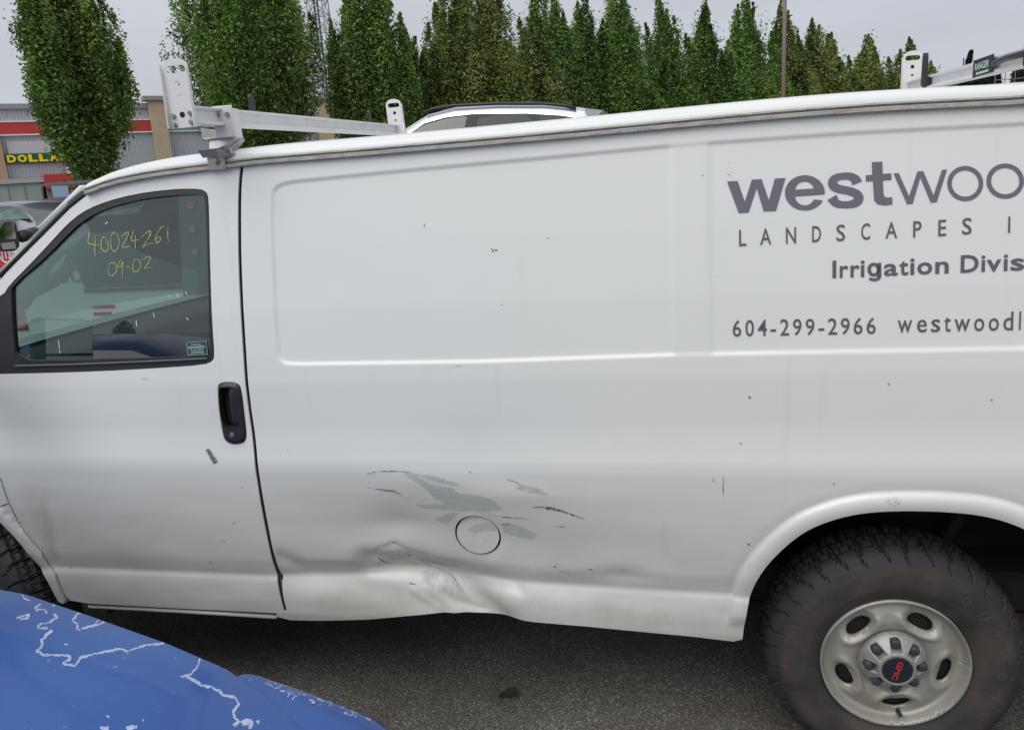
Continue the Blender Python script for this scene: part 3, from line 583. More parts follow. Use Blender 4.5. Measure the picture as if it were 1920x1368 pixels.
# chrome-grey belt strip along the glass foot
q = BP(zw([(105, 1245), (500, 1235), (1000, 1215), (1400, 1195)])); MB().tube([(x_, float(S0(x_, z_))-.001, z_) for x_, z_ in q], .004, 6).build('belt_strip', mat('faded_belt_rubber', (.09, .095, .11), .4), seal)
# marker writing on the glass
zc = lambda pts: zo(pts, (140, 410), 9.6)
gl_f = lambda x, z: S0(x, z)+.0118
m_ch = decal('yellow_marker_line', (.50, .55, .17), .7, 140, .20, .62, maxa=.75)
WR = [[(215, 165), (235, 215), (215, 330), (195, 455), (300, 470), (415, 478)], [(330, 315), (330, 480), (322, 600), (335, 680)],
      [(510, 340), (470, 330), (435, 430), (445, 540), (500, 605), (560, 580), (575, 480), (540, 380), (495, 320)],
      [(700, 285), (660, 240), (620, 320), (605, 450), (640, 580), (690, 605), (750, 530), (770, 400), (740, 280), (680, 240)],
      [(805, 350), (850, 290), (930, 235), (935, 290), (870, 420), (810, 520), (880, 520), (965, 500)], [(1035, 200), (1000, 300), (965, 400), (1050, 400), (1130, 372)], [(1060, 290), (1050, 420), (1065, 550)],
      [(1155, 355), (1220, 290), (1310, 225), (1345, 240), (1320, 320), (1240, 450), (1175, 535), (1260, 480), (1350, 435), (1400, 460)],
      [(1580, 155), (1550, 135), (1490, 210), (1430, 310), (1420, 400), (1450, 450), (1510, 400), (1530, 340), (1480, 335), (1435, 380)], [(1648, 150), (1640, 280), (1655, 420)],
      [(570, 820), (620, 795), (700, 810), (735, 880), (710, 980), (640, 1040), (580, 1010), (570, 920), (600, 830)], [(840, 740), (790, 750), (745, 820), (750, 880), (800, 860), (840, 760), (830, 900), (820, 1000), (830, 1065)], [(890, 870), (960, 868)],
      [(1060, 720), (1020, 800), (1005, 920), (1060, 970), (1130, 930), (1165, 840), (1140, 760), (1080, 730)], [(1180, 760), (1250, 695), (1335, 680), (1330, 740), (1260, 850), (1210, 910), (1290, 880), (1370, 885)]]
for k_ in WR: streak(zc(k_), .0052, m_ch, pane, gl_f, 'marker_stroke')
for k_ in [[(380, 1070), (388, 1140)], [(388, 1145), (393, 1165)], [(1022, 885), (1032, 925)], [(1125, 770), (1138, 785)], [(1180, 760), (1195, 790)], [(1238, 742), (1252, 770)], [(695, 290), (715, 275)], [(1245, 925), (1262, 940)], [(905, 940), (912, 985)]]:
    streak(zw(k_), .0028, decal('pale_glass_nick', (.75, .78, .76), .6, 100, .1, .3), pane, gl_f, 'glass_scratch')
# alarm sticker in the corner of the glass
stick = BP([(347, 643), (384, 641), (386.5, 665), (350, 667)]); lin = lambda P, k_: P
sm = mat('pale_green_print', (.42, .60, .55), .6); sk = mat('dark_green_sticker', (.012, .05, .045), .5)
c_ = [np.array((p[0], float(gl_f(*p))-.002, p[1])) for p in stick]
link('alarm_sticker', mesh('alarm_sticker', c_, [(0, 1, 2, 3)]), sk, pane)
stp = MB()
for i in range(4):
    p, q = c_[i], c_[(i+1) % 4]; stp.bar(p+[0, -.0006, 0], q+[0, -.0006, 0], .0009, 4)
stp.build('sticker_border', sm, pane)
for body, pa, pb, hp in [('Protected by', (355.5, 648), (374.5, 647.3), 2.6), ('KRANKD', (351, 655), (381.5, 653.3), 5), ('Security Systems', (354, 659), (379, 657.6), 2.6), ('604-298-0033', (355, 664), (380, 662.6), 3.2)]:
    panel_text(body, pa, pb, hp, sm, 'sticker_print', bold=.03, fun=gl_f, parent=pane, off=.003)

m_gr = decal('road_grime', (.34, .30, .25), .7, 9, .30, 1.05, (1.5, 1, .8), .24)
dfn = lambda x, z: S0(x, z)+.001
for q in ([(20, 900), (60, 890), (110, 900), (120, 1060), (300, 1078), (520, 1085), (522, 1096), (110, 1076), (60, 1000)], [(60, 880), (90, 880), (105, 1000), (120, 1065), (90, 1040), (66, 990)], [(140, 1105), (320, 1118), (528, 1132), (528, 1148), (340, 1138), (150, 1126)]):
    mark(q, m_gr, name='grime_patch', fun=dfn, parent=door, sp=.02, core=.05, off=.0014)
for q in ([(560, 1100), (700, 1092), (860, 1096), (1000, 1112), (1380, 1136), (1380, 1196), (1100, 1168), (840, 1146), (700, 1152), (560, 1156)], [(1225, 960), (1262, 960), (1266, 1120), (1228, 1120)], [(1400, 1060), (1440, 1010), (1400, 1130), (1390, 1180), (1372, 1180)], [(620, 1020), (800, 1030), (980, 1070), (960, 1098), (760, 1082), (620, 1080)]):
    mark(q, m_gr, name='grime_patch', sp=.018, core=.05, off=.0016)
# ---- door handle
hp_ = np.array(smooth_poly(handle_poly, 2, True)); hc = hp_.mean(0); yH = float(S0(*hc))
pocket = np.array(smooth_poly(BP([(412, 728), (420, 724), (436, 725), (443, 730), (449, 775), (452, 796), (447, 799), (425, 800), (419, 793), (414, 765)]), 1, True))
P_, T_ = triangulate(hp_, [pocket], .006)
bz = sheet('door_handle', P_, T_, lambda x, z: S0(x, z)-.010+.012*(1-ss(dist_to(np.stack([x, z], 1), hp_, True)/.012)), M['blackp'], door, lip=.03)
P_, T_ = triangulate(pocket, [], .01); sheet('handle_pocket', P_, T_, lambda x, z: S0(x, z)+.028, M['gap'], bz, lip=0)
pd = np.array(smooth_poly(BP([(429, 727), (440, 728), (444, 736), (449, 780), (450, 794), (441, 797), (434, 780)]), 1, True)); P_, T_ = triangulate(pd, [], .007)
sheet('handle_paddle', P_, T_, lambda x, z: S0(x, z)-.004-.004*ss(dist_to(np.stack([x, z], 1), pd, True)/.012), M['blackp'], bz, lip=.02)
lk = B(438, 813); yl = float(S0(*lk)); MB().bar((lk[0], yl-.0125, lk[1]), (lk[0], yl+.005, lk[1]), .0095, 18).bar((lk[0], yl-.0145, lk[1]), (lk[0], yl-.012, lk[1]), .006, 14).box((lk[0]-.0010, yl-.0150, lk[1]-.005), (lk[0]+.0010, yl-.0140, lk[1]+.005)).build('key_lock', M['steel'], bz)
# small peeling metal tag on the door
tg = BP([(386, 843), (392, 840), (408, 864), (401, 869)]); P_, T_ = triangulate(np.array(tg), [], .006)
sheet('metal_tag', P_, T_, lambda x, z: S0(x, z)-.002, mat('worn_tag', (.20, .20, .19), .45, metal=.5, n1=(130, (.55, .55, .55), .5, .6)), door, lip=.0)
for q, wd in [([(265, 710), (277, 710)], .003), ([(453, 913), (454, 916)], .005), ([(393, 1052), (395, 1055)], .007), ([(438, 979), (440, 981)], .006), ([(419, 1012), (421, 1015)], .006), ([(133, 1065), (134, 1060)], .004), ([(37, 978), (44, 980)], .004)]:
    streak(q, wd, m_bk, door, lambda x, z: S0(x, z)+.001)
# rocker strip below the door, jamb behind the gap
q = BP([(163, 1137), (350, 1147), (516, 1157)]); MB().tube([(x_, float(S0(x_, z_))+.012, z_-.004) for x_, z_ in q], .0085, 8).build('sill_strip', M['van'], van, True)
jamb = MB(); gi = resample(gapx, .012); gi = gi[gi[:, 1] < 2.03]
for (a, b), (c, d) in zip(gi[:-1], gi[1:]):
    jamb.add([(a-.03, float(S0(a, b))+.012, b), (a+.004, float(S0(a, b))+.012, b), (c+.004, float(S0(c, d))+.012, d), (c-.03, float(S0(c, d))+.012, d)], [(0, 1, 2, 3)])
jamb.build('door_jamb', M['gap'], van)
ws_ = MB(); g2 = [p for p in gi if .46 < p[1] < 1.02]     # grey weather strip showing in the gap
ws_.tube([(p[0]-.006, float(S0(*p))+.011, p[1]) for p in g2], .0016, 6).build('weather_strip', mat('grey_weather_strip', (.12, .12, .125), .6), van)

# ---- front fender with its arch
FX = -3.43
farch = BP([(0, 972), (37, 1009), (73, 1053), (95, 1089), (113, 1124)])
RA_ = .475; angs = [t for t in np.linspace(R(12), R(168), 40)]
arc = [(FX+RA_*math.cos(t), .45+RA_*1.06*math.sin(t)) for t in angs if FX+RA_*math.cos(t) < farch[0][0]-.03]
FAR = [tuple(p) for p in smooth_poly(farch[::-1] + arc, 1)]
fend = np.array(FAR + [(-3.93, .50), (-4.28, .52), (-4.34, .70), (-4.34, 1.05), (-4.20, 1.19), (-3.9, 1.28), (-3.55, 1.36), (door_front[0][0]-.007, 1.42)] + [(a-.007, b) for a, b in door_front[1:9]] + BP([(125, 1128)]))
P_, T_ = triangulate(fend, [], .02, [offset_curve(resample(FAR, .02), d) for d in (-.008, -.02, -.033, -.046)], bstep=.012)
def flf(x, z):
    d = dist_to(np.stack([x, z], 1), FAR); return -.014*np.where(d < .046, np.sqrt(np.clip(1-((d-.018)/.030)**2, 0, 1)), 0)+.003*np.exp(-.5*((d-.050)/.006)**2)
sheet('front_fender', P_, T_, lambda x, z: S0(x, z)+flf(x, z), M['van'], van, lip=.03)
q = BP([(0, 949), (16, 943)]); streak([(0, 949), (16, 943)], .004, M['gap'], van, lambda x, z: S0(x, z), 'fender_gap')

# ---- roof, drip rail, far side, front and back
rail_pts = [(x_, z_) for x_, z_ in raill[::-1][3:]] + drip_line[1:].tolist()
railc = resample(smooth_poly(rail_pts, 2), .05)
rl = MB(); rows = []
secr = [(.000, -.006), (-.014, -.005), (-.019, -.002), (-.018, .007), (-.014, .009), (-.008, .010), (-.010, .013), (-.016, .015), (-.014, .019), (.0, .021)]
for x_, z_ in railc: y_ = float(S0(x_, z_)); rows.append([(x_, y_+a, z_+b) for a, b in secr])
rl.grid(rows).build('drip_rail', M['rail'], van, True, sharp=40)
roof = MB(); rows = []
half = [(.004, .016), (-.010, .020), (-.009, .028), (-.002, .038), (.010, .046), (.030, .053), (.07, .058), (.2, .068), (.45, .078), (.80, .082)]
back = [(1.32, zr-.02), (1.34, zr-.06)]
for x_, z_ in list(map(tuple, railc)):
    y_ = float(S0(x_, z_)); t = ss((x_+3.05)/.75); k_ = .35+.65*float(t)
    pr = [(x_ - (1-k_)*.9*min(1, a), y_+a, z_+b*k_) for a, b in half]; rows.append(pr+[(p[0], 2.0-p[1]+.0, p[2]) for p in pr[::-1]])
x_, z_ = railc[-1]; y_ = float(S0(x_, z_)); rows.append([(x_+.05, min(max(p[1], y_+.03), 2-y_-.03), p[2]-.04) for p in rows[-1]])
roof.grid(rows).build('roof', M['van'], van, True, sharp=50)
fs = MB()     # far side skin, with an opening for the passenger window
fz = [.48, .62, 1.05, 1.41, 1.75, 1.97, 2.075]
def fy(z_): return 2.0-float(S0(-1.0, z_))
rowz = [[(X_, fy(z_), z_) for z_ in fz] for X_ in (-2.06, 1.30)]; fs.grid(rowz).build('far_side_panel', M['van'], van, True)
fd = MB()
fdo = [(-2.07, .48), (-2.07, 2.07), (-2.9, 2.03), (-3.30, 1.45), (-3.30, .98), (-2.95, .48)]; fwo = [(-2.17, 1.42), (-2.17, 1.96), (-2.72, 1.95), (-2.95, 1.78), (-3.22, 1.42)]
P_, T_ = triangulate(np.array(fdo), [np.array(fwo)], .05); V_ = np.stack([P_[:, 0], 2.0-S0(P_[:, 0], P_[:, 1]), P_[:, 1]], 1)
fdr = link('far_door', mesh('far_door', V_, T_, True), M['van'], van)
V_[:, 1] -= .05; link('inner_door_trim', mesh('inner_door_trim', V_, T_, True), M['interior'], fdr)
P_, T_ = triangulate(np.array(fwo), [], .1); link('far_window_glass', mesh('far_window_glass', np.stack([P_[:, 0], 1.985-S0(P_[:, 0], P_[:, 1]), P_[:, 1]], 1), T_), M['glassd'], fdr)
ff = MB(); ff.prism([(-3.31, 1.40), (-4.30, 1.12), (-4.30, .52), (-3.93, .52), (-3.86, .75), (-3.62, .93), (-3.25, .93), (-3.02, .75), (-2.96, .5), (-3.31, .97)], lambda a, b: (a, 2.0-float(S0(a, b)), b), lambda a, b: (a, 1.96-float(S0(a, b)), b)); ff.build('far_fender', M['van'], van)
# rear doors, tail lights, rear bumper
rd = MB(); rd.box((1.30, .06, .52), (1.335, .985, zr+.05)).box((1.30, 1.0, .52), (1.335, 1.94, zr+.05)); rd.build('rear_door', M['van'], van, bevel=.01)
tl = MB(); tl.box((1.30, .02, 1.25), (1.345, .14, 1.75)); tl.build('tail_light', M['redp'], van, bevel=.008); tl = MB(); tl.box((1.30, 1.86, 1.25), (1.345, 1.98, 1.75)); tl.build('tail_light', M['redp'], van, bevel=.008)
MB().box((1.30, .05, .44), (1.42, 1.95, .60)).build('rear_bumper', M['steel'], van, bevel=.02)
# hood, windshield, grille, front bumper
ws_b = [(-3.33, 1.44), (raill[-3][0], raill[-3][1])]
wind = MB(); rows = []
Apil = [(-3.30, 1.44)] + [(x_, z_) for x_, z_ in raill[::-1][:4]]
for x_, z_ in Apil:
    y_ = float(S0(x_, z_))+.004; rows.append([(x_-.03-.26*math.sin(math.pi*t), y_+(2-2*y_)*t, z_+.01+.02*math.sin(math.pi*t)) for t in np.linspace(0, 1, 13)])
wind.grid(rows).build('windshield', M['glassd'], van, True)
wt = MB(); wt.tube([(x_-.006, float(S0(x_, z_))+.006, z_+.004) for x_, z_ in raill[::-1]], .010, 8).build('windshield_trim', M['seal'], van, True)
rows = []
for x_, z_, dz in [(-3.28, 1.435, .0), (-3.45, 1.41, .02), (-3.7, 1.35, .035), (-4.0, 1.265, .04), (-4.22, 1.18, .03), (-4.36, 1.07, .01)]:
    y_ = float(S0(x_, min(z_, 1.36)))+.004; rows.append([(x_-.05*math.sin(math.pi*t), y_+(2-2*y_)*t, z_+dz*min(1, 4*math.sin(math.pi*t))) for t in np.linspace(0, 1, 17)])
MB().grid(rows).build('hood', M['van'], van, True)
MB().box((-4.42, .22, .72), (-4.36, 1.78, 1.06)).build('grille', M['blackp'], van, bevel=.02)
MB().box((-4.50, .16, .46), (-4.30, 1.84, .68)).build('front_bumper', M['steel'], van, bevel=.03)
for y_ in (.24, 1.54): MB().box((-4.44, y_, .84), (-4.37, y_+.22, 1.02)).build('headlight', mat('headlight_lens', (.7, .72, .74), .1, coat=1), van, bevel=.02)

# ---- inside the cab
it = MB()
MB().box((-3.28, .12, .95), (-3.0, 1.88, 1.40)).box((-3.46, .14, 1.36), (-3.0, 1.86, 1.42)).build('dashboard', M['interior'], van, bevel=.03)
MB().box((-2.04, .17, .5), (-2.00, 1.83, 2.06)).build('cab_partition', mat('grey_partition', (.16, .18, .18), .7), van)
MB().box((-2.85, .16, 2.055), (-2.05, 1.84, 2.065)).build('headliner', M['headliner'], van)
MB().box((-3.3, .1, .60), (-2.05, 1.9, .64)).build('cab_floor', M['dark'], van)
for y_ in (.22, 1.18):
    s_ = MB(); s_.box((-2.72, y_, .86), (-2.25, y_+.50, 1.02)).build('seat', M['seat'], van, bevel=.05)
    s_ = MB(); rows = []
    for z_, hw, dx in [(1.0, .25, 0), (1.2, .255, .03), (1.45, .245, .07), (1.58, .20, .10), (1.60, .12, .105), (1.74, .13, .12), (1.80, .10, .13), (1.815, .03, .13)]:
        rows.append([(-2.38+dx+.075*math.cos(t), y_+.25+hw*math.sin(t), z_) for t in np.linspace(0, 2*np.pi, 20, endpoint=False)])
    s_.grid(rows, True).build('seat_back', M['seat'], van, True)
sw = MB(); cS = Vector((-2.86, .47, 1.17)); ax = Vector((.86, 0, .5)).normalized(); u_ = Vector((0, 1, 0)); v_ = ax.cross(u_)
sw.tube([cS+(u_*math.cos(t)+v_*math.sin(t))*.195 for t in np.linspace(0, 2*np.pi, 33)], .015, 8)
sw.bar(cS-ax*.02, cS+ax*.02, .06, 14); sw.tube([cS-u_*.19, cS-ax*.02, cS+u_*.19], .014, 6); sw.bar(cS, cS-ax*.3, .03, 10); sw.build('steering_wheel', M['blackp'], van, True)
# sun visors: swung against the door glass line, rounded slabs
def slab(poly, y0, y1, name, m): return MB().prism([tuple(p) for p in smooth_poly(poly, 2, True)], lambda a, b: (a, y0, b), lambda a, b: (a, y1, b)).build(name, m, van)
def on(px, py, Y): p = onY(px, py, Y); return (p[0], p[2])
slab([on(*p, .62) for p in [(262, 400), (320, 396), (330, 408), (325, 428), (310, 440), (262, 436), (205, 432), (170, 440), (170, 405)]], .60, .63, 'sun_visor', M['visor'])
yh = 1.80; hnd = [on(*p, yh) for p in [(62, 545), (95, 530), (125, 508), (137, 480), (135, 455), (122, 440)]]
MB().tube([(a, yh, b) for a, b in hnd], [.045, .04, .036, .036, .04, .045], 10).build('grab_handle', M['interior'], van, True)
MB().prism([on(*p, 1.86) for p in [(15, 560), (60, 470), (160, 395), (235, 372), (255, 378), (175, 420), (90, 500), (45, 580)]], lambda a, b: (a, 1.86, b), lambda a, b: (a, 1.90, b)).build('pillar_trim', M['interior'], van)
bpt = MB(); qq = [on(*p, 1.84) for p in [(342, 368), (412, 368), (412, 575), (352, 575)]]; bpt.prism(qq, lambda a, b: (a, 1.80, b), lambda a, b: (a, 1.93, b)); bp_ = bpt.build('belt_pillar', M['headliner'], van)
for p in [(358, 385), (361, 429), (366, 473)]:
    a, b = on(*p, 1.79); MB().bar((a, 1.785, b), (a, 1.80, b), .020, 14).build('round_reflector', M['orange'], bp_, label='small round orange reflector')

# ---- under the body
ub = MB(); ub.box((-4.1, .30, .46), (1.28, 1.70, .60)).build('underbody', M['dark'], van)
MB().box((-3.9, .52, .40), (1.25, .60, .52)).box((-3.9, 1.40, .40), (1.25, 1.48, .52)).build('frame_rail', M['rust'], van)
MB().bar((0, .3, .40), (0, 1.7, .40), .045, 14).bar((-.0, .90, .40), (-.0, 1.12, .40), .15, 16).build('rear_axle', M['rust'], van, True)
MB().box((-.42, .44, .33), (.55, .50, .37)).bar((-.55, .47, .42), (-.42, .47, .35), .018).bar((.55, .47, .35), (.8, .47, .47), .02).build('leaf_spring', M['rust'], van)
for cx_, nm in ((XC, 'wheel_housing'), (FX, 'wheel_housing')):
    wh = MB(); rows = []
    for t in np.linspace(R(-5), R(185), 24): rows.append([(cx_+.56*math.cos(t), .075, .46+.60*math.sin(t)), (cx_+.56*math.cos(t), .48, .46+.58*math.sin(t))])
    wh.grid(rows); n_ = 24; wh.add([(cx_, .48, .46)] + [(cx_+.56*math.cos(t), .48, .46+.58*math.sin(t)) for t in np.linspace(R(-5), R(185), n_)], [(0, i, i+1) for i in range(1, n_)])
    wh.build(nm, M['dark'], van)
MB().bar((.30, .40, .80), (.16, .46, .42), .022).build('shock_absorber', M['rust'], van)

# ---- wheels
WR_, WZ = .395, .392
def make_tyre():
    nth = 720; pr = [(.215, .045), (.220, .024), (.232, .010), (.255, .003), (.263, .001), (.268, -.0005), (.290, -.004), (.310, -.005), (.322, -.004), (.334, -.001), (.345, .003), (.354, .008), (.362, .013), (.370, .019), (.378, .027), (.386, .038), (.391, .050), (.394, .064), (.395, .080), (.3955, .096), (.396, .112)]
    pr = pr + [(r_, .240-y_) for r_, y_ in pr[::-1][1:]]; pr = np.array(pr); th = np.arange(nth)*2*np.pi/nth
    s_ = np.cumsum(np.r_[0, np.hypot(*np.diff(pr, axis=0).T)]); T, J = np.meshgrid(th, np.arange(len(pr)), indexing='ij')
    rr = pr[:, 0][None, :]+0*T; yy = pr[:, 1][None, :]+0*T; D = np.zeros_like(rr)
    ph = T*36/(2*np.pi); side_s = np.where(yy < .12, 1, -1)
    # shoulder lugs: slots running down the sidewall, alternating long and short, with zig-zag feet
    f = ph % 1; k = np.floor(ph) % 2; depth_lo = np.where(k < .5, .345, .358); slot = (np.abs(f-.5-.25*np.clip((rr-.35)/.04, 0, 1)*side_s-.1*np.sin(k*3+rr*90)) < .055+.055*(rr > .385)) & (rr > depth_lo)
    D += np.where(slot, np.where(rr > .385, .010, .0075), 0)
    foot = (rr > .328+.010*np.abs(((ph*.5) % 1)-.5)*2) & (rr < .360); D += np.where(foot, -.0022, 0)
    # centre tread blocks
    cen = (rr > .389); yb = np.abs(yy-.12); D += np.where(cen & ((np.abs(yb-.020) < .006) | (np.abs(yb-.052) < .006)), .008, 0)
    D += np.where(cen & (((ph*2+yy*14) % 1) < .22) & (yb < .052), .007, 0)
    D += np.where((rr > .262) & (rr < .269), -.0022, 0)+np.where((rr > .318) & (rr < .326) & (((T*180/np.pi/1.0) % 1) < .5), -.0012, 0)
    tang = np.gradient(pr, axis=0); tang /= np.linalg.norm(tang, axis=1)[:, None]; nr, ny = tang[:, 1], -tang[:, 0]
    sgn = np.sign((nr*(pr[:, 0]-.30)+ny*(pr[:, 1]-.12)))  # outward
    rr = rr - D*(nr*sgn)[None, :]; yy = yy - D*(ny*sgn)[None, :]
    V = np.stack([rr*np.cos(T), yy, rr*np.sin(T)], -1).reshape(-1, 3); m_ = len(pr); i = np.arange(nth)[:, None]; j = np.arange(m_-1)[None, :]
    F = np.stack([i*m_+j, i*m_+j+1, ((i+1) % nth)*m_+j+1, ((i+1) % nth)*m_+j], -1).reshape(-1, 4)
    me = mesh('tyre', V, F, True, {'dust': np.clip((.352-rr.ravel())/.02, 0, 1)*.75+np.clip(.2-.2*(rr.ravel()-.38)/.01, 0, .12)}); me.set_sharp_from_angle(angle=R(38)); return me
TY = make_tyre(); TM_ = mat('road_dusted_tyre', (.022, .023, .027), .68, bump=(120, .25, .004)); t = TM_.node_tree; b = t.nodes['Principled BSDF']; at = t.nodes.new('ShaderNodeAttribute'); at.attribute_name = 'dust'
nz = t.nodes.new('ShaderNodeTexNoise'); nz.inputs['Scale'].default_value = 7; nz.inputs['Detail'].default_value = 7; tc_ = t.nodes.new('ShaderNodeTexCoord'); t.links.new(tc_.outputs['Object'], nz.inputs[0])
mr_ = t.nodes.new('ShaderNodeMapRange'); mr_.inputs[1].default_value = .38; mr_.inputs[2].default_value = .62; mr_.inputs[3].default_value = .12; t.links.new(nz.outputs[0], mr_.inputs[0])
ml_ = t.nodes.new('ShaderNodeMath'); ml_.operation = 'MULTIPLY'; t.links.new(mr_.outputs[0], ml_.inputs[0]); t.links.new(at.outputs['Fac'], ml_.inputs[1])
mx_ = t.nodes.new('ShaderNodeMix'); mx_.data_type = 'RGBA'; mx_.inputs[6].default_value = (.024, .025, .030, 1); mx_.inputs[7].default_value = (.072, .055, .048, 1); t.links.new(ml_.outputs[0], mx_.inputs[0]); t.links.new(mx_.outputs[2], b.inputs['Base Color'])
holes_c = [277, 349, 61, 133, 205]; HR = .158
def rim_depth(r_, th_):
    y = np.interp(r_, [0, .085, .105, .118, .140, .168, .186, .197, .205, .212, .218, .222], [.034, .034, .034, .024, .020, .026, .036, .043, .038, .020, .006, .0])
    for h in holes_c:
        dt = (th_-R(h)+np.pi) % (2*np.pi)-np.pi; u_ = dt*HR; v_ = r_-HR; q = np.sqrt((u_/.050)**2+(v_/.031)**2)
        y = y - .009*np.exp(-.5*((q-1.25)/.22)**2)*np.where(v_ < .005, 1, .35) + .010*np.exp(-.5*((q-.9)/.2)**2)
    return y
def make_rim():
    h_ = []
    for h in holes_c:
        c = []
        for t in np.linspace(0, 2*np.pi, 26, endpoint=False):
            u_ = .044*math.copysign(abs(math.cos(t))**.85, math.cos(t)); v_ = (.023 if math.sin(t) > 0 else .021)*math.sin(t); c.append((HR+v_, R(h)+u_/(HR+v_*.4)))
        h_.append([(r_*math.cos(a_), r_*math.sin(a_)) for r_, a_ in c])
    o_ = [(.222*math.cos(t), .222*math.sin(t)) for t in np.linspace(0, 2*np.pi, 110, endpoint=False)]
    ft = [[(q*math.cos(t), q*math.sin(t)) for t in np.linspace(0, 2*np.pi, 90)] for q in (.196, .204, .209, .213, .2175)]
    P, T = triangulate(np.array(o_), [np.array(x_) for x_ in h_], .0065, ft, bstep=.006)
    r_ = np.hypot(P[:, 0], P[:, 1]); a_ = np.arctan2(P[:, 1], P[:, 0]); y = rim_depth(r_, a_); V = np.stack([P[:, 0], y, P[:, 1]], 1); F = T[:, ::-1] if np.cross(V[T[:, 1]]-V[T[:, 0]], V[T[:, 2]]-V[T[:, 0]])[:, 1].mean() > 0 else T
    be = boundary(F); idx = np.unique(be); k = len(V); mp_ = {int(v): k+i for i, v in enumerate(idx)}; V2 = V[idx].copy(); rim_ = np.hypot(V2[:, 0], V2[:, 2]) > .215; V2[:, 1] += np.where(rim_, .03, .012)
    Q = np.array([(int(b), int(a), mp_[int(a)], mp_[int(b)]) for a, b in be]); V = np.vstack([V, V2]); F = np.vstack([F, Q[:, [0, 1, 2]], Q[:, [0, 2, 3]]])
    return mesh('rim', V, F, True)
RM = make_rim()
def lathe(pr, n=64):
    b = MB(); b.grid([[(r_*math.cos(t), y_, r_*math.sin(t)) for t in np.linspace(0, 2*np.pi, n, endpoint=False)] for r_, y_ in pr], True); return b
def make_cap():
    nr_, nt_ = 46, 288; rs_ = np.linspace(0.002, .104, nr_); th_ = np.arange(nt_)*2*np.pi/nt_; T, Rr = np.meshgrid(th_, rs_)
    base = np.interp(Rr, [0, .046, .050, .056, .066, .080, .092, .099, .104], [.054, .054, .056, .054, .047, .034, .022, .012, .0])
    ph = (T-R(92)) % (2*np.pi/8); ph = np.minimum(ph, 2*np.pi/8-ph); lat = Rr*np.sin(ph)
    fl = ss((.0165-lat)/.0045)*ss((Rr-.056)/.006); h = base*(1-fl)+np.minimum(base, .018)*fl
    rb = .0007*np.sin(lat*1700)*(lat > .012)*(lat < .026)*(Rr > .055)*(1-fl)
    V = np.stack([Rr*np.cos(T), -(h+rb)+.030, Rr*np.sin(T)], -1).reshape(-1, 3); i = np.arange(nr_-1)[:, None]; j = np.arange(nt_)[None, :]
    F = np.stack([i*nt_+j, i*nt_+(j+1) % nt_, (i+1)*nt_+(j+1) % nt_, (i+1)*nt_+j], -1).reshape(-1, 4); return mesh('hub_cap', V, F, True)
CPM = make_cap()
lugm = MB(); lugm.grid([[(r_*math.cos(t), y_, r_*math.sin(t)) for t in np.linspace(0, 2*np.pi, 16, endpoint=False)] for r_, y_ in [(.0155, .015), (.0150, -.009), (.0135, -.0135), (.008, -.0155), (.001, -.016)]], True); LG = mesh('lug_cover', lugm.V, lugm.F, True)
drum = lathe([(.19, .075), (.19, .06), (.10, .055), (.02, .055)], 40); DR = mesh('brake_drum', drum.V, drum.F, True)
def wheel(x_, side_sign, text=False):
    """outer face at Y=.05 (near side); the whole wheel is one part with its pieces"""
    ws = bpy.data.objects.new('wheel', TY); COL.objects.link(ws)
    if not TY.materials: TY.materials.append(TM_)
    ws.parent = van; ws.matrix_parent_inverse = Matrix.Translation(van.location).inverted()
    ws.location = (x_, .05 if side_sign > 0 else 1.95, WZ+.003); ws.rotation_euler = (0, 0, 0 if side_sign > 0 else math.pi)
    for me, m in ((RM, 'rim'), (CPM, 'cap'), (DR, 'dark')): link(me.name, me, M[m], ws)
    for k in range(8):
        o = link('lug_cover', LG, M['lug'], ws); t = R(92+45*k); o.location = (.079*math.cos(t), .006, .079*math.sin(t))
    cd = lathe([(.0455, -.0250), (.0445, -.0258), (.02, -.0262), (.001, -.0262)], 40).build('cap_disc', M['capd'], ws)
    if text:
        an = R(-106); u_ = (math.cos(an), 0, math.sin(an)); v_ = (-math.sin(an), 0, math.cos(an)); o_ = np.array((.0, -.0272, .0))-np.array(u_)*.034-np.array(v_)*.009
        text_on('GMC', o_, u_, v_, 'cap_lettering', M['red'], ws, width=.068, height=.018, bold=.05)
        rtx = mat('raised_rubber_letters', (.085, .072, .062), .6)
        for ch_, deg in zip('OUTPOST', np.linspace(52, -30, 7)):
            t = R(deg); rad = .292; u_ = (math.sin(t), 0, -math.cos(t)); v_ = (math.cos(t), 0, math.sin(t)); o_ = np.array((rad*math.cos(t), -.0052, rad*math.sin(t)))-np.array(u_)*.012
            l_ = text_on(ch_, o_, u_, v_, 'sidewall_letter', rtx, ws, width=.024, height=.026, bold=-.006)
    return ws
wheel(0, 1, True); fw_ = wheel(FX, 1); fw_.rotation_euler = (0, 0, R(-33)); fw_.location = (FX-.065, .155, WZ+.003); wheel(0, -1); wheel(FX, -1)
vs_ = MB(); t_ = R(278); vs_.bar((.195*math.cos(t_), .045, .195*math.sin(t_)), (.187*math.cos(t_), .008, .187*math.sin(t_)), .007, 10)
vv = vs_.build('valve_stem', M['rust'], bpy.data.objects['wheel'])

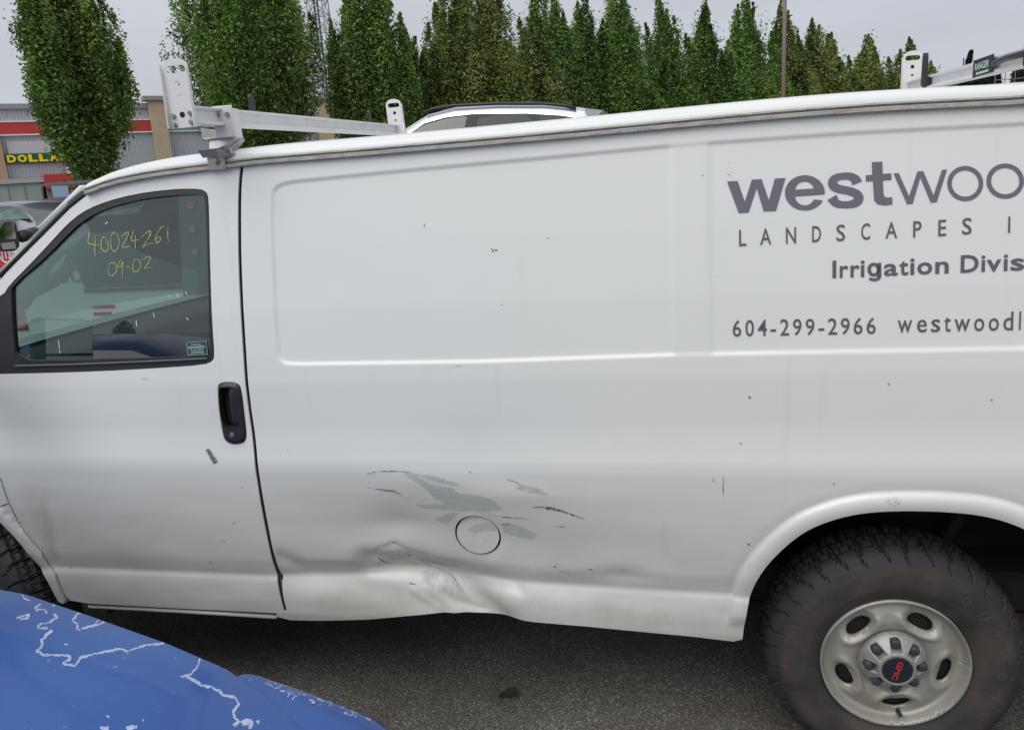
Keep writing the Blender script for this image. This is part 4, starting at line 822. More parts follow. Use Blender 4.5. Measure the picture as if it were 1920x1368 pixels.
# ---- side mirror (out of frame, seen only as a reflection in the door glass)
MIRC = Vector((-3.09, -.28, 1.50)); TM = Matrix.Translation(MIRC) @ Matrix.Rotation(R(10), 4, 'Z')
mo_ = MB().box((-.05, -.125, -.13), (.03, .125, .13), TM).build('side_mirror', M['blackp'], van, bevel=.03)
MB().box((.0305, -.105, -.025), (.034, .105, .112), TM).build('mirror_pane', M['mirror'], mo_, bevel=.0015)
MB().box((.0305, -.105, -.115), (.034, .105, -.035), TM).build('mirror_pane', M['mirror'], mo_, bevel=.0015)
MB().tube([MIRC+Vector((-.02, .12, .06)), (-3.20, -.06, 1.58), (-3.24, .05, 1.58)], .016).build('mirror_arm', M['blackp'], mo_, True)
MB().tube([MIRC+Vector((-.02, .12, -.09)), (-3.20, -.06, 1.42), (-3.24, .03, 1.42)], .016).build('mirror_arm', M['blackp'], mo_, True)

# ---- ladder rack
def crossbar(X_, lean, badge=False, near=True):
    zb0, zb1 = 2.222, 2.272
    zc_ = lambda y: 2.222+.022*(y+.08)
    bm = MB(); ys = [(-.055), 1.95]
    sec = [(-.024, .028), (.024, .028), (.024, .022), (.010, .017), (.010, -.010), (.030, -.018), (.030, -.026), (-.030, -.026), (-.030, -.018), (-.010, -.010), (-.010, .017), (-.024, .022)]
    V = [(X_+a, y, zc_(y)+b) for y in ys for a, b in sec]; n = len(sec); bm.add(V, [tuple(range(n))[::-1], tuple(range(n, 2*n))] + [(i, n+i, n+(i+1) % n, (i+1) % n) for i in range(n)])
    rk = bm.build('ladder_rack', M['rackw'], van)
    def upright(yc, sgn):
        # channel plate with slot, round and square holes, bolted to the bar end
        zc = zc_(yc); hw = .042; top = .158
        o_ = [(-hw, -.036), (hw, -.036), (hw, top-.02)] + [(hw*math.cos(t), top-.02+.026*math.sin(t)) for t in np.linspace(.12, np.pi-.12, 12)] + [(-hw, top-.02)]
        slot = [(-.022+.011*math.cos(t), .132+.011*math.sin(t)) for t in np.linspace(np.pi/2, 3*np.pi/2, 8)] + [(.022+.011*math.cos(t), .132+.011*math.sin(t)) for t in np.linspace(-np.pi/2, np.pi/2, 8)]
        circ = [(.009*math.cos(t), .092+.009*math.sin(t)) for t in np.linspace(0, 2*np.pi, 14, endpoint=False)]; sq = [(-.005, .050), (.005, .050), (.005, .060), (-.005, .060)]
        P, T = triangulate(np.array(o_), [np.array(h) for h in (slot, circ, sq)], .03, bstep=.012)
        ln = lean*sgn
        def pt(a, b, y): return (X_+a+.10*b*(0 if b < 0 else -.3), yc+y+ln*b, zc+b)
        V = [pt(a, b, 0) for a, b in P] + [pt(a, b, .004*sgn) for a, b in P]; k = len(P); F = [tuple(t) for t in T] + [tuple(t[::-1]+k) for t in T]; F += [(int(b), int(a), int(a)+k, int(b)+k) for a, b in boundary(T)]
        u = link('upright', mesh('upright', V, F), M['rackw'], rk)
        fl = MB()
        for s_ in (-1, 1):
            for z0, z1 in ((-.036, top-.02),): fl.add([pt(s_*hw, z0, 0), pt(s_*hw, z1, 0), pt(s_*(hw+.003), z1, 0), pt(s_*(hw+.003), z0, 0), pt(s_*hw, z0, -.016*sgn), pt(s_*hw, z1, -.012*sgn), pt(s_*(hw+.003), z1, -.012*sgn), pt(s_*(hw+.003), z0, -.016*sgn)], [(0, 1, 2, 3), (4, 7, 6, 5), (0, 4, 5, 1), (3, 2, 6, 7), (1, 5, 6, 2), (0, 3, 7, 4)])
        fl.build('upright_flange', M['rackw'], rk)
        for a, b in ((-.029, .000), (.029, .004), (-.028, -.026), (.029, -.022)):
            MB().bar(pt(a, b, -.009*sgn), pt(a, b, .002), .0078, 6).bar(pt(a, b, -.011*sgn), pt(a, b, -.009*sgn), .0055, 10).build('bolt', M['steel'], rk)
        a = (0, .002); MB().bar(pt(*a, -.0015*sgn), pt(*a, .002*sgn), .0085, 12).build('bolt_hole', M['gap'], rk)
    if near: upright(-.062, 1)
    upright(1.90 if near else 1.90, -1)
    for yc, sgn in ((.165, 1), (1.80, -1)):
        zc = zc_(yc); yr = .122 if sgn > 0 else 1.878
        s_ = MB(); s_.box((X_-.062, yc-.042, zc-.064), (X_+.040, yc+.042, zc-.060)).box((X_-.062, yc-.042, zc-.060), (X_-.058, yc+.042, zc-.030)).box((X_+.030, yc-.045*sgn-.002, zc-.064), (X_+.034, yc+.045*sgn+.002, zc+.030) if sgn > 0 else (X_+.034, yc+.047, zc+.030))
        fy0 = yc-.046*sgn; s_.box((X_-.010, min(fy0, fy0+.004), zc-.064), (X_+.062, max(fy0, fy0+.004), zc+.034)); s_.build('saddle_bracket', M['rackw'], rk, bevel=.003)
        for a in (.010, .044): MB().bar((X_+a, fy0-.006*sgn, zc+.006), (X_+a, fy0+.002, zc+.006), .0075, 10).build('bolt', M['steel'], rk)
        # curved gutter foot clamped over the drip rail
        yf = (-.004 if sgn > 0 else 2.004); prf = [(yc-.030*sgn, zc-.064), (yc-.040*sgn, zc-.095), (yc-.030*sgn, zc-.108), (yf+.060*sgn, 2.125), (yf+.085*sgn, 2.103)]
        ft = MB(); 
        V = [(X_+x__, y, z) for x__ in (-.044, .016) for y, z in prf]; n = len(prf); ft.add(V, [(i, i+1, n+i+1, n+i) for i in range(n-1)])
        sd = [(X_+.016, yc-.030*sgn, zc-.064), (X_+.016, yc-.040*sgn, zc-.095), (X_+.016, yf+.060*sgn, 2.125), (X_+.016, yf+.085*sgn, 2.100), (X_+.072, yf+.14*sgn, 2.105), (X_+.045, yc+.02*sgn, zc-.115), (X_+.038, yc, zc-.098), (X_+.060, yc+.01*sgn, zc-.075), (X_+.060, yc, zc-.064)]
        ft.add(sd, [tuple(range(len(sd)))]); f_ = ft.build('rack_foot', M['rackg'], rk); so = f_.modifiers.new('solid', 'SOLIDIFY'); so.thickness = .004
        cl = MB(); yo = float(S0(X_, 2.08)) if sgn > 0 else 2-float(S0(X_, 2.08)); cl.box((X_-.040, yo-.024 if sgn > 0 else yo+.020, 2.063), (X_+.022, yo-.020 if sgn > 0 else yo+.024, 2.112)).box((X_-.040, min(yo-.020*sgn, yo+.04*sgn), 2.108), (X_+.022, max(yo-.020*sgn, yo+.04*sgn), 2.112)).build('gutter_clamp', M['steel'], rk)
        MB().bar((X_-.009, yo-.024*sgn, 2.088), (X_-.009, yo-.031*sgn, 2.088), .010, 14).bar((X_-.009, yo-.031*sgn, 2.088), (X_-.009, yo-.036*sgn, 2.088), .0065, 6).build('bolt', M['steel'], rk)
        MB().bar((X_+.05, yf+.10*sgn, 2.122), (X_+.02, yf+.10*sgn, 2.122), .009, 6).build('bolt', M['steel'], rk)
    return rk, zc_
rkA, zc_ = crossbar(-2.112, .04)
MB().prism([(-.017, 0), (.017, 0), (.015, .050), (.008, .060), (-.008, .060), (-.015, .050)], lambda a, b: (-2.115, .36+a, zc_(.36)+.028+b), lambda a, b: (-2.106, .36+a, zc_(.36)+.028+b)).build('rubber_stop', M['blackp'], rkA)
MB().prism([(-.017, 0), (.017, 0), (.015, .050), (.008, .060), (-.008, .060), (-.015, .050)], lambda a, b: (-2.115, 1.5+a, zc_(1.5)+.028+b), lambda a, b: (-2.106, 1.5+a, zc_(1.5)+.028+b)).build('rubber_stop', M['blackp'], rkA)
rkB, zc2 = crossbar(.47, .04)
# hook clamp, maker's badge and rod on the rear bar
yk = 1.62; hk = MB(); hk.prism([(-.022, -.03), (.022, -.03), (.016, .090), (.008, .105), (-.006, .105), (-.012, .090)], lambda a, b: (.435, yk+a, zc2(yk)+.02+b), lambda a, b: (.452, yk+a, zc2(yk)+.02+b))
hk.box((.425, yk-.02, zc2(yk)-.035), (.455, yk+.19, zc2(yk)-.022)).box((.43, yk-.05, zc2(yk)-.02), (.456, yk-.02, zc2(yk)+.025)).build('hook_clamp', M['blackp'], rkB)
ya, yb_ = 1.02, .84; zc = zc2(.93)
bd = MB(); bd.box((.433, yb_, zc-.026), (.437, ya, zc+.034)).build('rack_badge', M['seal'], rkB)
text_on('RANGER', (.431, .995, zc-.004), (0, -1, 0), (0, 0, 1), 'badge_lettering', sm, rkB, width=.13, height=.024, bold=.03)
MB().box((.431, .87, zc-.020), (.4325, .98, zc-.012)).build('badge_underline', sm, rkB)
MB().tube([(.43, .82, zc), (.425, .70, zc+.004), (.43, .45, zc-.004)], .011).build('clamp_rod', M['blackp'], rkB, True)
MB().box((.42, .52, zc-.04), (.455, .57, zc+.14)).build('hook_clamp', M['blackp'], rkB, bevel=.006)

# ================================================================== GROUND
ground = MB().box((-400, -250, -.5), (500, 700, 0)).build('ground', M['asphalt']); tag(ground, kind='structure')

# ================================================================== THE BLUE CAR (nose towards +X, close to the photographer)
BLUE = bpy.data.materials.new('oxidised_blue_paint'); BLUE.use_nodes = True; t = BLUE.node_tree; b = t.nodes['Principled BSDF']; ln = t.links.new; nn = t.nodes.new
tcb = nn('ShaderNodeTexCoord'); n1 = nn('ShaderNodeTexNoise'); n1.inputs['Scale'].default_value = 2.2; n1.inputs['Detail'].default_value = 5; ln(tcb.outputs['Object'], n1.inputs[0])
r_ = nn('ShaderNodeMapRange'); r_.inputs[1].default_value = .35; r_.inputs[2].default_value = .7; ln(n1.outputs[0], r_.inputs[0])
mc = nn('ShaderNodeMix'); mc.data_type = 'RGBA'; ln(r_.outputs[0], mc.inputs[0]); mc.inputs[6].default_value = (.006, .064, .28, 1); mc.inputs[7].default_value = (.014, .092, .34, 1)
n2 = nn('ShaderNodeTexNoise'); n2.inputs['Scale'].default_value = 42; n2.inputs['Detail'].default_value = 5; n2.inputs['Roughness'].default_value = .7; ln(tcb.outputs['Object'], n2.inputs[0])
r2 = nn('ShaderNodeMapRange'); r2.inputs[1].default_value = .655; r2.inputs[2].default_value = .69; r2.inputs[4].default_value = .55; ln(n2.outputs[0], r2.inputs[0])
m2_ = nn('ShaderNodeMix'); m2_.data_type = 'RGBA'; ln(r2.outputs[0], m2_.inputs[0]); ln(mc.outputs[2], m2_.inputs[6]); m2_.inputs[7].default_value = (.32, .42, .62, 1)
ln(m2_.outputs[2], b.inputs['Base Color']); b.inputs['Roughness'].default_value = .42; b.inputs['Coat Weight'].default_value = .35; b.inputs['Coat Roughness'].default_value = .10
r3 = nn('ShaderNodeMapRange'); ln(n1.outputs[0], r3.inputs[0]); r3.inputs[1].default_value = .3; r3.inputs[2].default_value = .7; r3.inputs[3].default_value = .30; r3.inputs[4].default_value = .5; ln(r3.outputs[0], b.inputs['Roughness'])
M['blue'] = BLUE
bc = thing('blue_car', (-2.4, -1.45, 0), 'blue car with peeling clearcoat on its hood, in the lower left corner', 'car')
NX, CY = -1.13, -1.43
# hood stations: distance back from nose, half width of hood, centre z, edge z
HS = [(0.00, .34, .735, .715), (.05, .385, .762, .740), (.14, .435, .790, .765), (.26, .50, .822, .792), (.42, .585, .858, .822), (.58, .655, .888, .842), (.8, .715, .920, .862), (1.1, .775, .955, .892), (1.35, .820, .985, .918), (1.56, .835, 1.0, .93)]
def hint(s, k): return np.interp(s, [h[0] for h in HS], [h[k] for h in HS])
rows = []
for s in np.linspace(0, 1.56, 50):
    w_, zc_h, ze = hint(s, 1), hint(s, 2), hint(s, 3); bow = .10*(1-s/1.56)
    rows.append([(NX-s-bow*abs(v)**2.2, CY+w_*v, zc_h-(zc_h-ze)*abs(v)**3.2) for v in np.linspace(-1, 1, 49)])
hoodb = MB().grid(rows).build('hood', M['blue'], bc, True)
for sg in (1, -1):   # fenders with a rounded shoulder, wheel arch cut
    rows = []
    for s in np.linspace(-.02, 1.62, 56):
        sc = min(max(s, 0), 1.35); w_, ze = hint(sc, 1)+.001, hint(sc, 3)-.006; bow = .10*(1-sc/1.56)
        W_ = np.interp(s, [-.02, .08, .2, .35, .5, .7, 1.0, 1.3, 1.6], [.53, .645, .70, .715, .720, .745, .775, .79, .79]); ze -= .05*float(ss((s-.52)/.12)); w_ -= .03*float(ss((s-.52)/.12))
        if s < .08: ze = ze-.03*(1-(s+.02)/.10)
        zl = .30; sw_ = (s-.80)/.36; ztop_ = ze-.035
        za = .33+.36*math.sqrt(max(0, 1-sw_*sw_)) if abs(sw_) < 1 else .28
        x_ = NX-s; row = []
        for q in np.linspace(0, 1, 9):     # shoulder
            row.append((x_-bow*(1-q*.2), CY+sg*(w_+(W_-w_)*math.sin(q*math.pi/2)), ze-(ze-ztop_+.07)*(1-math.cos(q*math.pi/2))))
        for q in np.linspace(.15, 1, 6): row.append((x_-bow*.8, CY+sg*(W_+.012*math.sin(q*3)), row[8][2]*(1-q)+za*q))
        rows.append(row if sg < 0 else row[::-1])
    MB().grid(rows).build('fender', M['blue'], bc, True)
# nose: bumper, headlights, grille
rows = []
for z_, dx, w_ in [(.72, -.03, .50), (.66, .0, .60), (.58, .03, .66), (.50, .05, .70), (.36, .05, .71), (.24, .02, .68)]:
    rows.append([(NX+dx-.30*abs(v)**2.6, CY+w_*1.07*v, z_) for v in np.linspace(-1, 1, 33)])
MB().grid(rows).build('front_bumper', M['blue'], bc, True)
MB().prism([(-.34, .48), (.34, .48), (.38, .62), (-.38, .62)], lambda a, b: (NX+.02, CY+a, b), lambda a, b: (NX+.065-.3*abs(a)**2.6, CY+a, b)).build('grille', M['blackp'], bc)
for sg in (1, -1):
    hl = MB(); hl.prism([(.36*sg, .55), (.58*sg, .57), (.59*sg, .65), (.38*sg, .65)], lambda a, b: (NX-.05-.30*abs(a/.7)**2.6-.05, CY+a, b), lambda a, b: (NX+.015-.30*abs(a/.7)**2.6, CY+a, b)); hl.build('headlight', mat('hazed_headlight', (.5, .52, .5), .2, coat=1), bc)
# doors, cabin, tail as one swept shell
def loft(stations, n, m, name, parent, closed=False, sharp=50):
    """stations: x, list of (y,z) half section from centre line down; mirrored"""
    rows = []
    for x_, sec in stations:
        s_ = np.array(sec, float); tt = np.r_[0, np.cumsum(np.hypot(*np.diff(s_, axis=0).T))]; tt /= tt[-1]; g = np.linspace(0, 1, n); hy, hz = np.interp(g, tt, s_[:, 0]), np.interp(g, tt, s_[:, 1])
        rows.append([(x_, CYL-a, b_) for a, b_ in zip(hy[::-1], hz[::-1])] + [(x_, CYL+a, b_) for a, b_ in zip(hy[1:], hz[1:])])
    return MB().grid(rows).build(name, m, parent, True, sharp=sharp)
CYL = CY
body_sec = lambda ws, zb: [(0, zb), (ws*.7, zb-.01), (ws*.86, zb-.04), (ws-.02, zb-.12), (ws+.015, .60), (ws, .35), (ws-.06, .24)]
loft([(NX-1.60, body_sec(.83, .95)), (NX-1.7, body_sec(.84, .96)), (NX-2.6, body_sec(.86, .98)), (NX-3.5, body_sec(.85, 1.0)), (NX-4.2, body_sec(.80, .98)), (NX-4.42, body_sec(.72, .92)), (NX-4.46, [(0, .86), (.6, .86), (.64, .8), (.66, .7), (.67, .6), (.66, .35), (.6, .26)])], 30, M['blue'], 'body', bc)
cab = [(-1.48, .62, .98), (-1.66, .67, 1.26), (-1.86, .63, 1.50), (-2.05, .61, 1.57), (-2.45, .60, 1.58), (-2.80, .60, 1.54), (-3.10, .62, 1.32), (-3.35, .64, 1.0)]
rows = []
for dx, ww, zt_ in cab:
    rows.append([(NX+dx, CY+a*ww*1.22 if abs(a) > 1.05 else CY+a*ww*(1.1 if abs(a) > 1.02 else 1), z_) for a, z_ in [(-1.10, .93), (-1.04, .965+(zt_-.965)*.6), (-1.0, .965+(zt_-.965)*.9), (-.85, zt_-.004), (0, zt_+.012), (.85, zt_-.004), (1.0, .965+(zt_-.965)*.9), (1.04, .965+(zt_-.965)*.6), (1.10, .93)]])
cabo = MB().grid(rows).build('cabin', M['blue'], bc, True, sharp=40)
gd = glass('dark_car_glass', (.12, .16, .17), 1.2, .35, (.02, .028, .03))
def cabp(a, q, sg, o): 
    zt_ = np.interp(-a, [-c[0] for c in cab], [c[2] for c in cab]); ww = np.interp(-a, [-c[0] for c in cab], [c[1] for c in cab]); k_ = np.interp(q, [-.06, .6, .9], [1.342, 1.144, 1.0]); return (NX+a, CY+sg*(ww*k_+o), .965+(zt_-.965)*q+.003)
for sg in (1, -1):
    for a0_, a1_ in ((-1.78, -2.38), (-2.45, -3.02)):
        MB().grid([[cabp(a_, q, sg, .007) for q in np.linspace(.10, .86, 6)] for a_ in np.linspace(a0_, a1_, 10)]).build('side_window', gd, bc, True)
def wsf(v, q): 
    a = cab[0][0]+(cab[2][0]-cab[0][0])*q; zt_ = np.interp(-a, [-c[0] for c in cab], [c[2] for c in cab]); ww = np.interp(-a, [-c[0] for c in cab], [c[1] for c in cab]); return (NX+a+.012, CY+v*ww*.84, zt_+.012+.012*(1-v*v))
MB().grid([[wsf(v, q) for v in np.linspace(-1, 1, 9)] for q in np.linspace(.05, .92, 8)]).build('windshield', gd, bc, True)
MB().grid([[(NX+a, CY+v*.5, np.interp(-a, [-c[0] for c in cab], [c[2] for c in cab])+.018) for v in np.linspace(-1, 1, 7)] for a in np.linspace(-3.28, -3.06, 6)]).build('rear_window', gd, bc, True)
tyr = lathe([(.21, .03), (.24, .0), (.30, .0), (.325, .03), (.33, .06), (.33, .14), (.31, .2), (.2, .2)], 48); TYC = mesh('tyre', tyr.V, tyr.F, True); TYC.set_sharp_from_angle(angle=R(50)); TYC.materials.append(M['tyre'])
rmm = lathe([(.212, .03), (.20, .045), (.17, .03), (.09, .02), (.05, .01), (.001, .01)], 32); RMC = mesh('rim', rmm.V, rmm.F, True); RMC.materials.append(M['rim'])
def car_wheel(x_, y_, sg, parent, r=.33, z0=0):
    o = bpy.data.objects.new('wheel', TYC); COL.objects.link(o); o.parent = parent; o.matrix_parent_inverse = (Matrix.Translation(parent.location)).inverted(); o.location = (x_, y_, z0+r); o.rotation_euler = (0, 0, 0 if sg < 0 else math.pi); o.scale = (r/.33,)*3
    link('rim', RMC, None, o)
for s in (.80, 3.45):
    for sg in (1, -1): car_wheel(NX-s, CY+sg*.85, sg, bc)
for sg in (1, -1):
    MB().box((-.05, -.10, -.06), (.05, .10, .06), Matrix.Translation((NX-2.25, CY+sg*.95, 1.03))).build('side_mirror', M['blue'], bc, bevel=.025)
# clearcoat peeling: pale flakes laid on the hood and fender, traced from the photograph
bv = {}
def bvh(o):
    if o.name not in bv:
        me = o.data; bv[o.name] = BVHTree.FromPolygons([v.co[:] for v in me.vertices], [tuple(p.vertices) for p in me.polygons])
    return bv[o.name]
car_surf = [hoodb] + [o for o in COL.objects if o.name.startswith('fender') and o.parent == bc]
def hit(px, py):
    d = Vector(ray(px, py)).normalized(); best = None
    for o in car_surf:
        h_ = bvh(o).ray_cast(Vector(CP), d)
        if h_[0] is not None and (best is None or h_[3] < best[1]): best = (h_[0]-d*.0008, h_[3], h_[1])
    return best
m_pl = decal('pale_peeled_edge', (.46, .54, .72), .55, 120, .26, .50, maxa=.9)
def peel(pts, wd, nm='peeled_clearcoat'):
    pts = zo(pts, (0, 1040), 2.4); c = resample(pts, 2.2); c = c+RNG.randn(len(c), 2)*.8; c = smooth_poly(c, 1); T_ = np.gradient(c, axis=0); T_ /= np.linalg.norm(T_, axis=1)[:, None]+1e-9; Nn = np.stack([-T_[:, 1], T_[:, 0]], 1)
    n = len(c); ww = wd*(.55+.9*np.abs(np.interp(np.arange(n), np.arange(0, n+8, 8), RNG.rand(len(np.arange(0, n+8, 8))))))*.5; V = []; 
    for p, nn_, w_ in zip(c, Nn, ww):
        a, b_ = hit(*(p+nn_*w_)), hit(*(p-nn_*w_))
        if a is None or b_ is None: V.append(None)
        else: V.append((a[0], b_[0]))
    VV, F = [], []
    for q in V:
        if q is None: VV += [(0, 0, -9), (0, 0, -9)]
        else: VV += [q[0], q[1]]
    F = [(2*i, 2*i+2, 2*i+3, 2*i+1) for i in range(len(V)-1) if V[i] and V[i+1] and (V[i][0]-V[i+1][0]).length < .05]
    if not F: return
    used_ = sorted({i for f in F for i in f}); mp_ = {k: i for i, k in enumerate(used_)}; VV = [VV[k] for k in used_]; F = [tuple(mp_[i] for i in f) for f in F]
    link(nm, mesh(nm, VV, F, False, {'rim': np.zeros(len(VV))}), m_pl, hoodb)
PL = [([(75, 285), (100, 275), (130, 270), (120, 285), (90, 290)], 6), ([(185, 218), (160, 235), (165, 245), (200, 245), (215, 262)], 5), ([(240, 265), (258, 280), (230, 300), (180, 310), (172, 328), (215, 328)], 6),
      ([(232, 338), (200, 370), (185, 385), (188, 410), (165, 430), (190, 448), (300, 450), (320, 460), (280, 488), (340, 498), (360, 462), (440, 440), (540, 422), (575, 432), (650, 405), (720, 400), (800, 398)], 7),
      ([(345, 270), (325, 290), (350, 310), (345, 330), (360, 338)], 6), ([(345, 268), (380, 262), (430, 268), (448, 290), (420, 315), (370, 330)], 4), ([(370, 330), (450, 310), (478, 290)], 6),
      ([(840, 418), (885, 430), (905, 450), (890, 500), (860, 535), (815, 548)], 5), ([(830, 540), (870, 560), (905, 585), (960, 595), (1010, 630), (1060, 640), (1075, 670), (1050, 700), (1055, 730), (1075, 745), (1050, 770)], 9),
      ([(1090, 760), (1110, 745), (1130, 750), (1120, 770)], 14), ([(450, 780), (490, 778)], 9), ([(570, 780), (615, 772)], 12), ([(95, 175), (110, 195), (135, 205)], 4), ([(240, 225), (250, 228)], 5), ([(300, 230), (310, 232)], 4), ([(290, 400), (305, 405)], 5), ([(480, 722), (492, 728)], 5), ([(640, 740), (648, 742)], 5), ([(1160, 745), (1168, 755)], 8)]
for q, wd in PL: peel(q, wd*1.35/2.4)
for i in range(70):
    t = RNG.rand(); x_ = 1200+t*520; y_ = 572+t*165+RNG.randn()*10; peel([(x_, y_), (x_+RNG.randn()*9, y_+RNG.randn()*6+2), (x_+8+RNG.randn()*12, y_+4+RNG.randn()*7)], (2+4*RNG.rand())/2.4, 'peeled_fleck')

# ================================================================== NEIGHBOURING TRUCK beyond the van
tk = thing('work_truck', (-5.2, 4.0, 0), 'white truck with red stripe and black tow mirror, seen past the front of the van', 'truck')
TY0, TY1 = 2.95, 4.95
tb = MB(); sd = [(-2.6, .55), (-2.6, 2.05), (-4.6, 2.10), (-4.97, 2.10), (-5.42, 1.83), (-6.6, 1.76), (-7.05, 1.60), (-7.1, .60)]
P, T = triangulate(np.array(sd), [np.array([(-4.0, 1.36), (-4.0, 2.02), (-4.92, 2.045), (-5.25, 1.84), (-5.15, 1.36)])], .25)
for yy in (TY0, TY1): 
    k = len(tb.V); tb.add([(a, yy, b) for a, b in P], [tuple(t) for t in T])
o_ = [(-2.6, .55), (-2.6, 2.05), (-4.6, 2.12), (-4.97, 2.14)]
tb.add([(a, y, b) for y in (TY0, TY1) for a, b in o_], [(i, i+1, len(o_)+i+1, len(o_)+i) for i in range(len(o_)-1)])
hd = [(-5.42, 1.83), (-6.6, 1.76), (-7.05, 1.60), (-7.1, .60)]; tb.add([(a, y, b) for y in (TY0, TY1) for a, b in hd], [(i, i+1, len(hd)+i+1, len(hd)+i) for i in range(len(hd)-1)])
tb.build('truck_body', M['white'], tk)
MB().tube([(-4.60, TY0-.005, 2.125), (-4.97, TY0-.005, 2.125), (-5.42, TY0-.005, 1.835)], .035, 8).build('door_pillar', M['white'], tk, True)
MB().prism([(-4.0, 1.36), (-4.0, 2.02), (-4.92, 2.045), (-5.25, 1.84), (-5.15, 1.36)], lambda a, b: (a, TY0+.02, b), lambda a, b: (a, TY0+.03, b)).build('door_window', glass('truck_glass', (.10, .13, .13), 1.3, .5, (.03, .04, .045)), tk)
MB().box((-5.15, TY0-.012, 1.33), (-3.98, TY0-.002, 1.358)).build('door_trim', M['seal'], tk)
MB().box((-7.0, TY0-.008, 1.05), (-5.74, TY0-.002, 1.735)).build('red_stripe', M['redp'], tk)
wsx = [(-4.97, 2.13), (-5.40, 1.84)]; MB().grid([[(a, y, b) for y in (TY0+.05, TY1-.05)] for a, b in wsx]).build('windshield', M['glassk'], tk)
# number roundel on the red stripe
c = onY(12, 478, TY0-.01); MB().tube([(c[0]+.060*math.cos(t), TY0-.012, c[2]+.060*math.sin(t)) for t in np.linspace(0, 2*np.pi, 33)], .006, 6).build('roundel', M['white'], tk, True)
text_on('113', (c[0]-.042, TY0-.012, c[2]-.030), (1, 0, 0), (0, 0, 1), 'truck_number', M['white'], tk, width=.084, height=.060, bold=.03)
MB().prism([(-6.55, 1.05), (-6.2, 1.5), (-6.35, 1.5), (-6.75, 1.05)], lambda a, b: (a, TY0-.012, b), lambda a, b: (a, TY0-.009, b)).build('white_slash', M['white'], tk)
dk = mat('dark_truck_lettering', (.05, .07, .08), .5); c = onY(90, 520, TY0); d_ = onY(122, 498, TY0)
text_on('1001', (c[0], TY0-.006, c[2]-.05), (1, 0, 0), (0, 0, 1), 'truck_lettering', dk, tk, width=.40, height=.11)
for k in range(2): MB().box((c[0]+.35, TY0-.006, c[2]-.26-k*.055), (c[0]+.55-.04*k, TY0-.003, c[2]-.235-k*.055)).build('thin_red_line', M['redp'], tk)
for x_ in (-3.3, -6.3):
    for yy, sg in ((TY0+.02, -1), (TY1-.02, 1)): car_wheel(x_, yy, sg, tk, .42)
MB().box((-7.25, TY0+.05, .5), (-7.1, TY1-.05, .85)).build('front_bumper', M['blackp'], tk)
# tow mirror
Ym = 2.62; m_o = [on(*p, Ym) for p in [(-6, 440), (6, 418), (12, 413), (27, 413), (32, 422), (37, 450), (38, 462), (30, 471), (8, 472), (-2, 468)]]
tm = MB().prism(m_o, lambda a, b: (a, Ym, b), lambda a, b: (a-.10, Ym+.05, b)).build('tow_mirror', M['blackp'], tk, bevel=.012)
for nm, pp in (('mirror_pane', [(0, 432), (4, 424), (10, 417), (26, 417), (28, 428), (31, 448), (-4, 450)]), ('wide_mirror_pane', [(2, 456), (28, 453), (31, 466), (6, 468)])):
    MB().prism([on(*p, Ym-.004) for p in pp], lambda a, b: (a, Ym-.006, b), lambda a, b: (a, Ym-.002, b)).build(nm, M['mirror'], tm)
a0, a1 = onY(36, 444, Ym), onY(66, 436, TY0); MB().tube([(a0[0], Ym+.02, a0[2]), tuple(a1)], .045, 8).build('mirror_arm', M['blackp'], tm, True)

# ================================================================== SILVER SUV on a flatbed trailer
SY = 9.0; suv = thing('silver_suv', (-3.4, SY+.9, 1.3), 'silver suv with black roof rail, its top half showing above the van roof', 'suv')
def sv(px, py, Y=SY): p = onY(px, py, Y); return (p[0], p[2])
CYL = SY+.92; DZ = 1.34
roofl = [sv(*p) for p in [(690, 285), (715, 260), (745, 241), (790, 213), (842, 199), (925, 194), (1015, 194), (1065, 198), (1100, 203), (1128, 206)]]
st = []; hw = .92
for x_, z_ in roofl: st.append((x_, [(0, z_+.03), (.45, z_+.025), (.56, z_+.01), (.60, z_-.03), (.62, z_-.09), (.74, z_-.36 if z_ > 2.75 else z_-.12), (.90, 2.28), (.92, 2.1), (.92, 1.75), (.86, 1.62)]))
x0_, z0_ = roofl[0]; xe, ze_ = roofl[-1]
st = [(x0_-1.30, [(0, 2.10), (.4, 2.1), (.6, 2.08), (.7, 2.05), (.76, 2.0), (.78, 1.95), (.8, 1.9), (.8, 1.85), (.8, 1.75), (.75, 1.62)]), (x0_-.55, [(0, 2.34), (.4, 2.33), (.6, 2.32), (.7, 2.30), (.8, 2.27), (.84, 2.24), (.88, 2.18), (.9, 2.1), (.9, 1.75), (.85, 1.62)])] + st + [(xe+.02, [(0, 2.5), (.45, 2.5), (.56, 2.45), (.60, 2.4), (.62, 2.36), (.72, 2.3), (.84, 2.24), (.88, 2.1), (.88, 1.75), (.84, 1.62)])]
def loft2(stations, m, name, parent, cy):
    rows = []
    for x_, sec in stations: rows.append([(x_, cy-a, b_) for a, b_ in sec[::-1]] + [(x_, cy+a, b_) for a, b_ in sec[1:]])
    return MB().grid(rows).build(name, m, parent, True, sharp=45)
loft2(st, M['silver'], 'body', suv, SY+.92)
def side_win(pts, m, nm, off=.0):
    q = [onY(px, py, SY+.17) for px, py in pts]; V = []
    for p in q: V.append((p[0], SY+.92-(.62+(.28)*max(0, (2.92-p[2]))/.62)-.02-off, p[2]))
    return link(nm, mesh(nm, V, [tuple(range(len(V)))]), m, suv)
side_win([(747, 262), (791, 229.5), (831, 217.5), (882, 211.8), (985, 210.8), (1050, 214.8), (1083, 220.3), (1086, 225), (1080, 232), (900, 255), (745, 268)], M['chrome'], 'window_chrome')
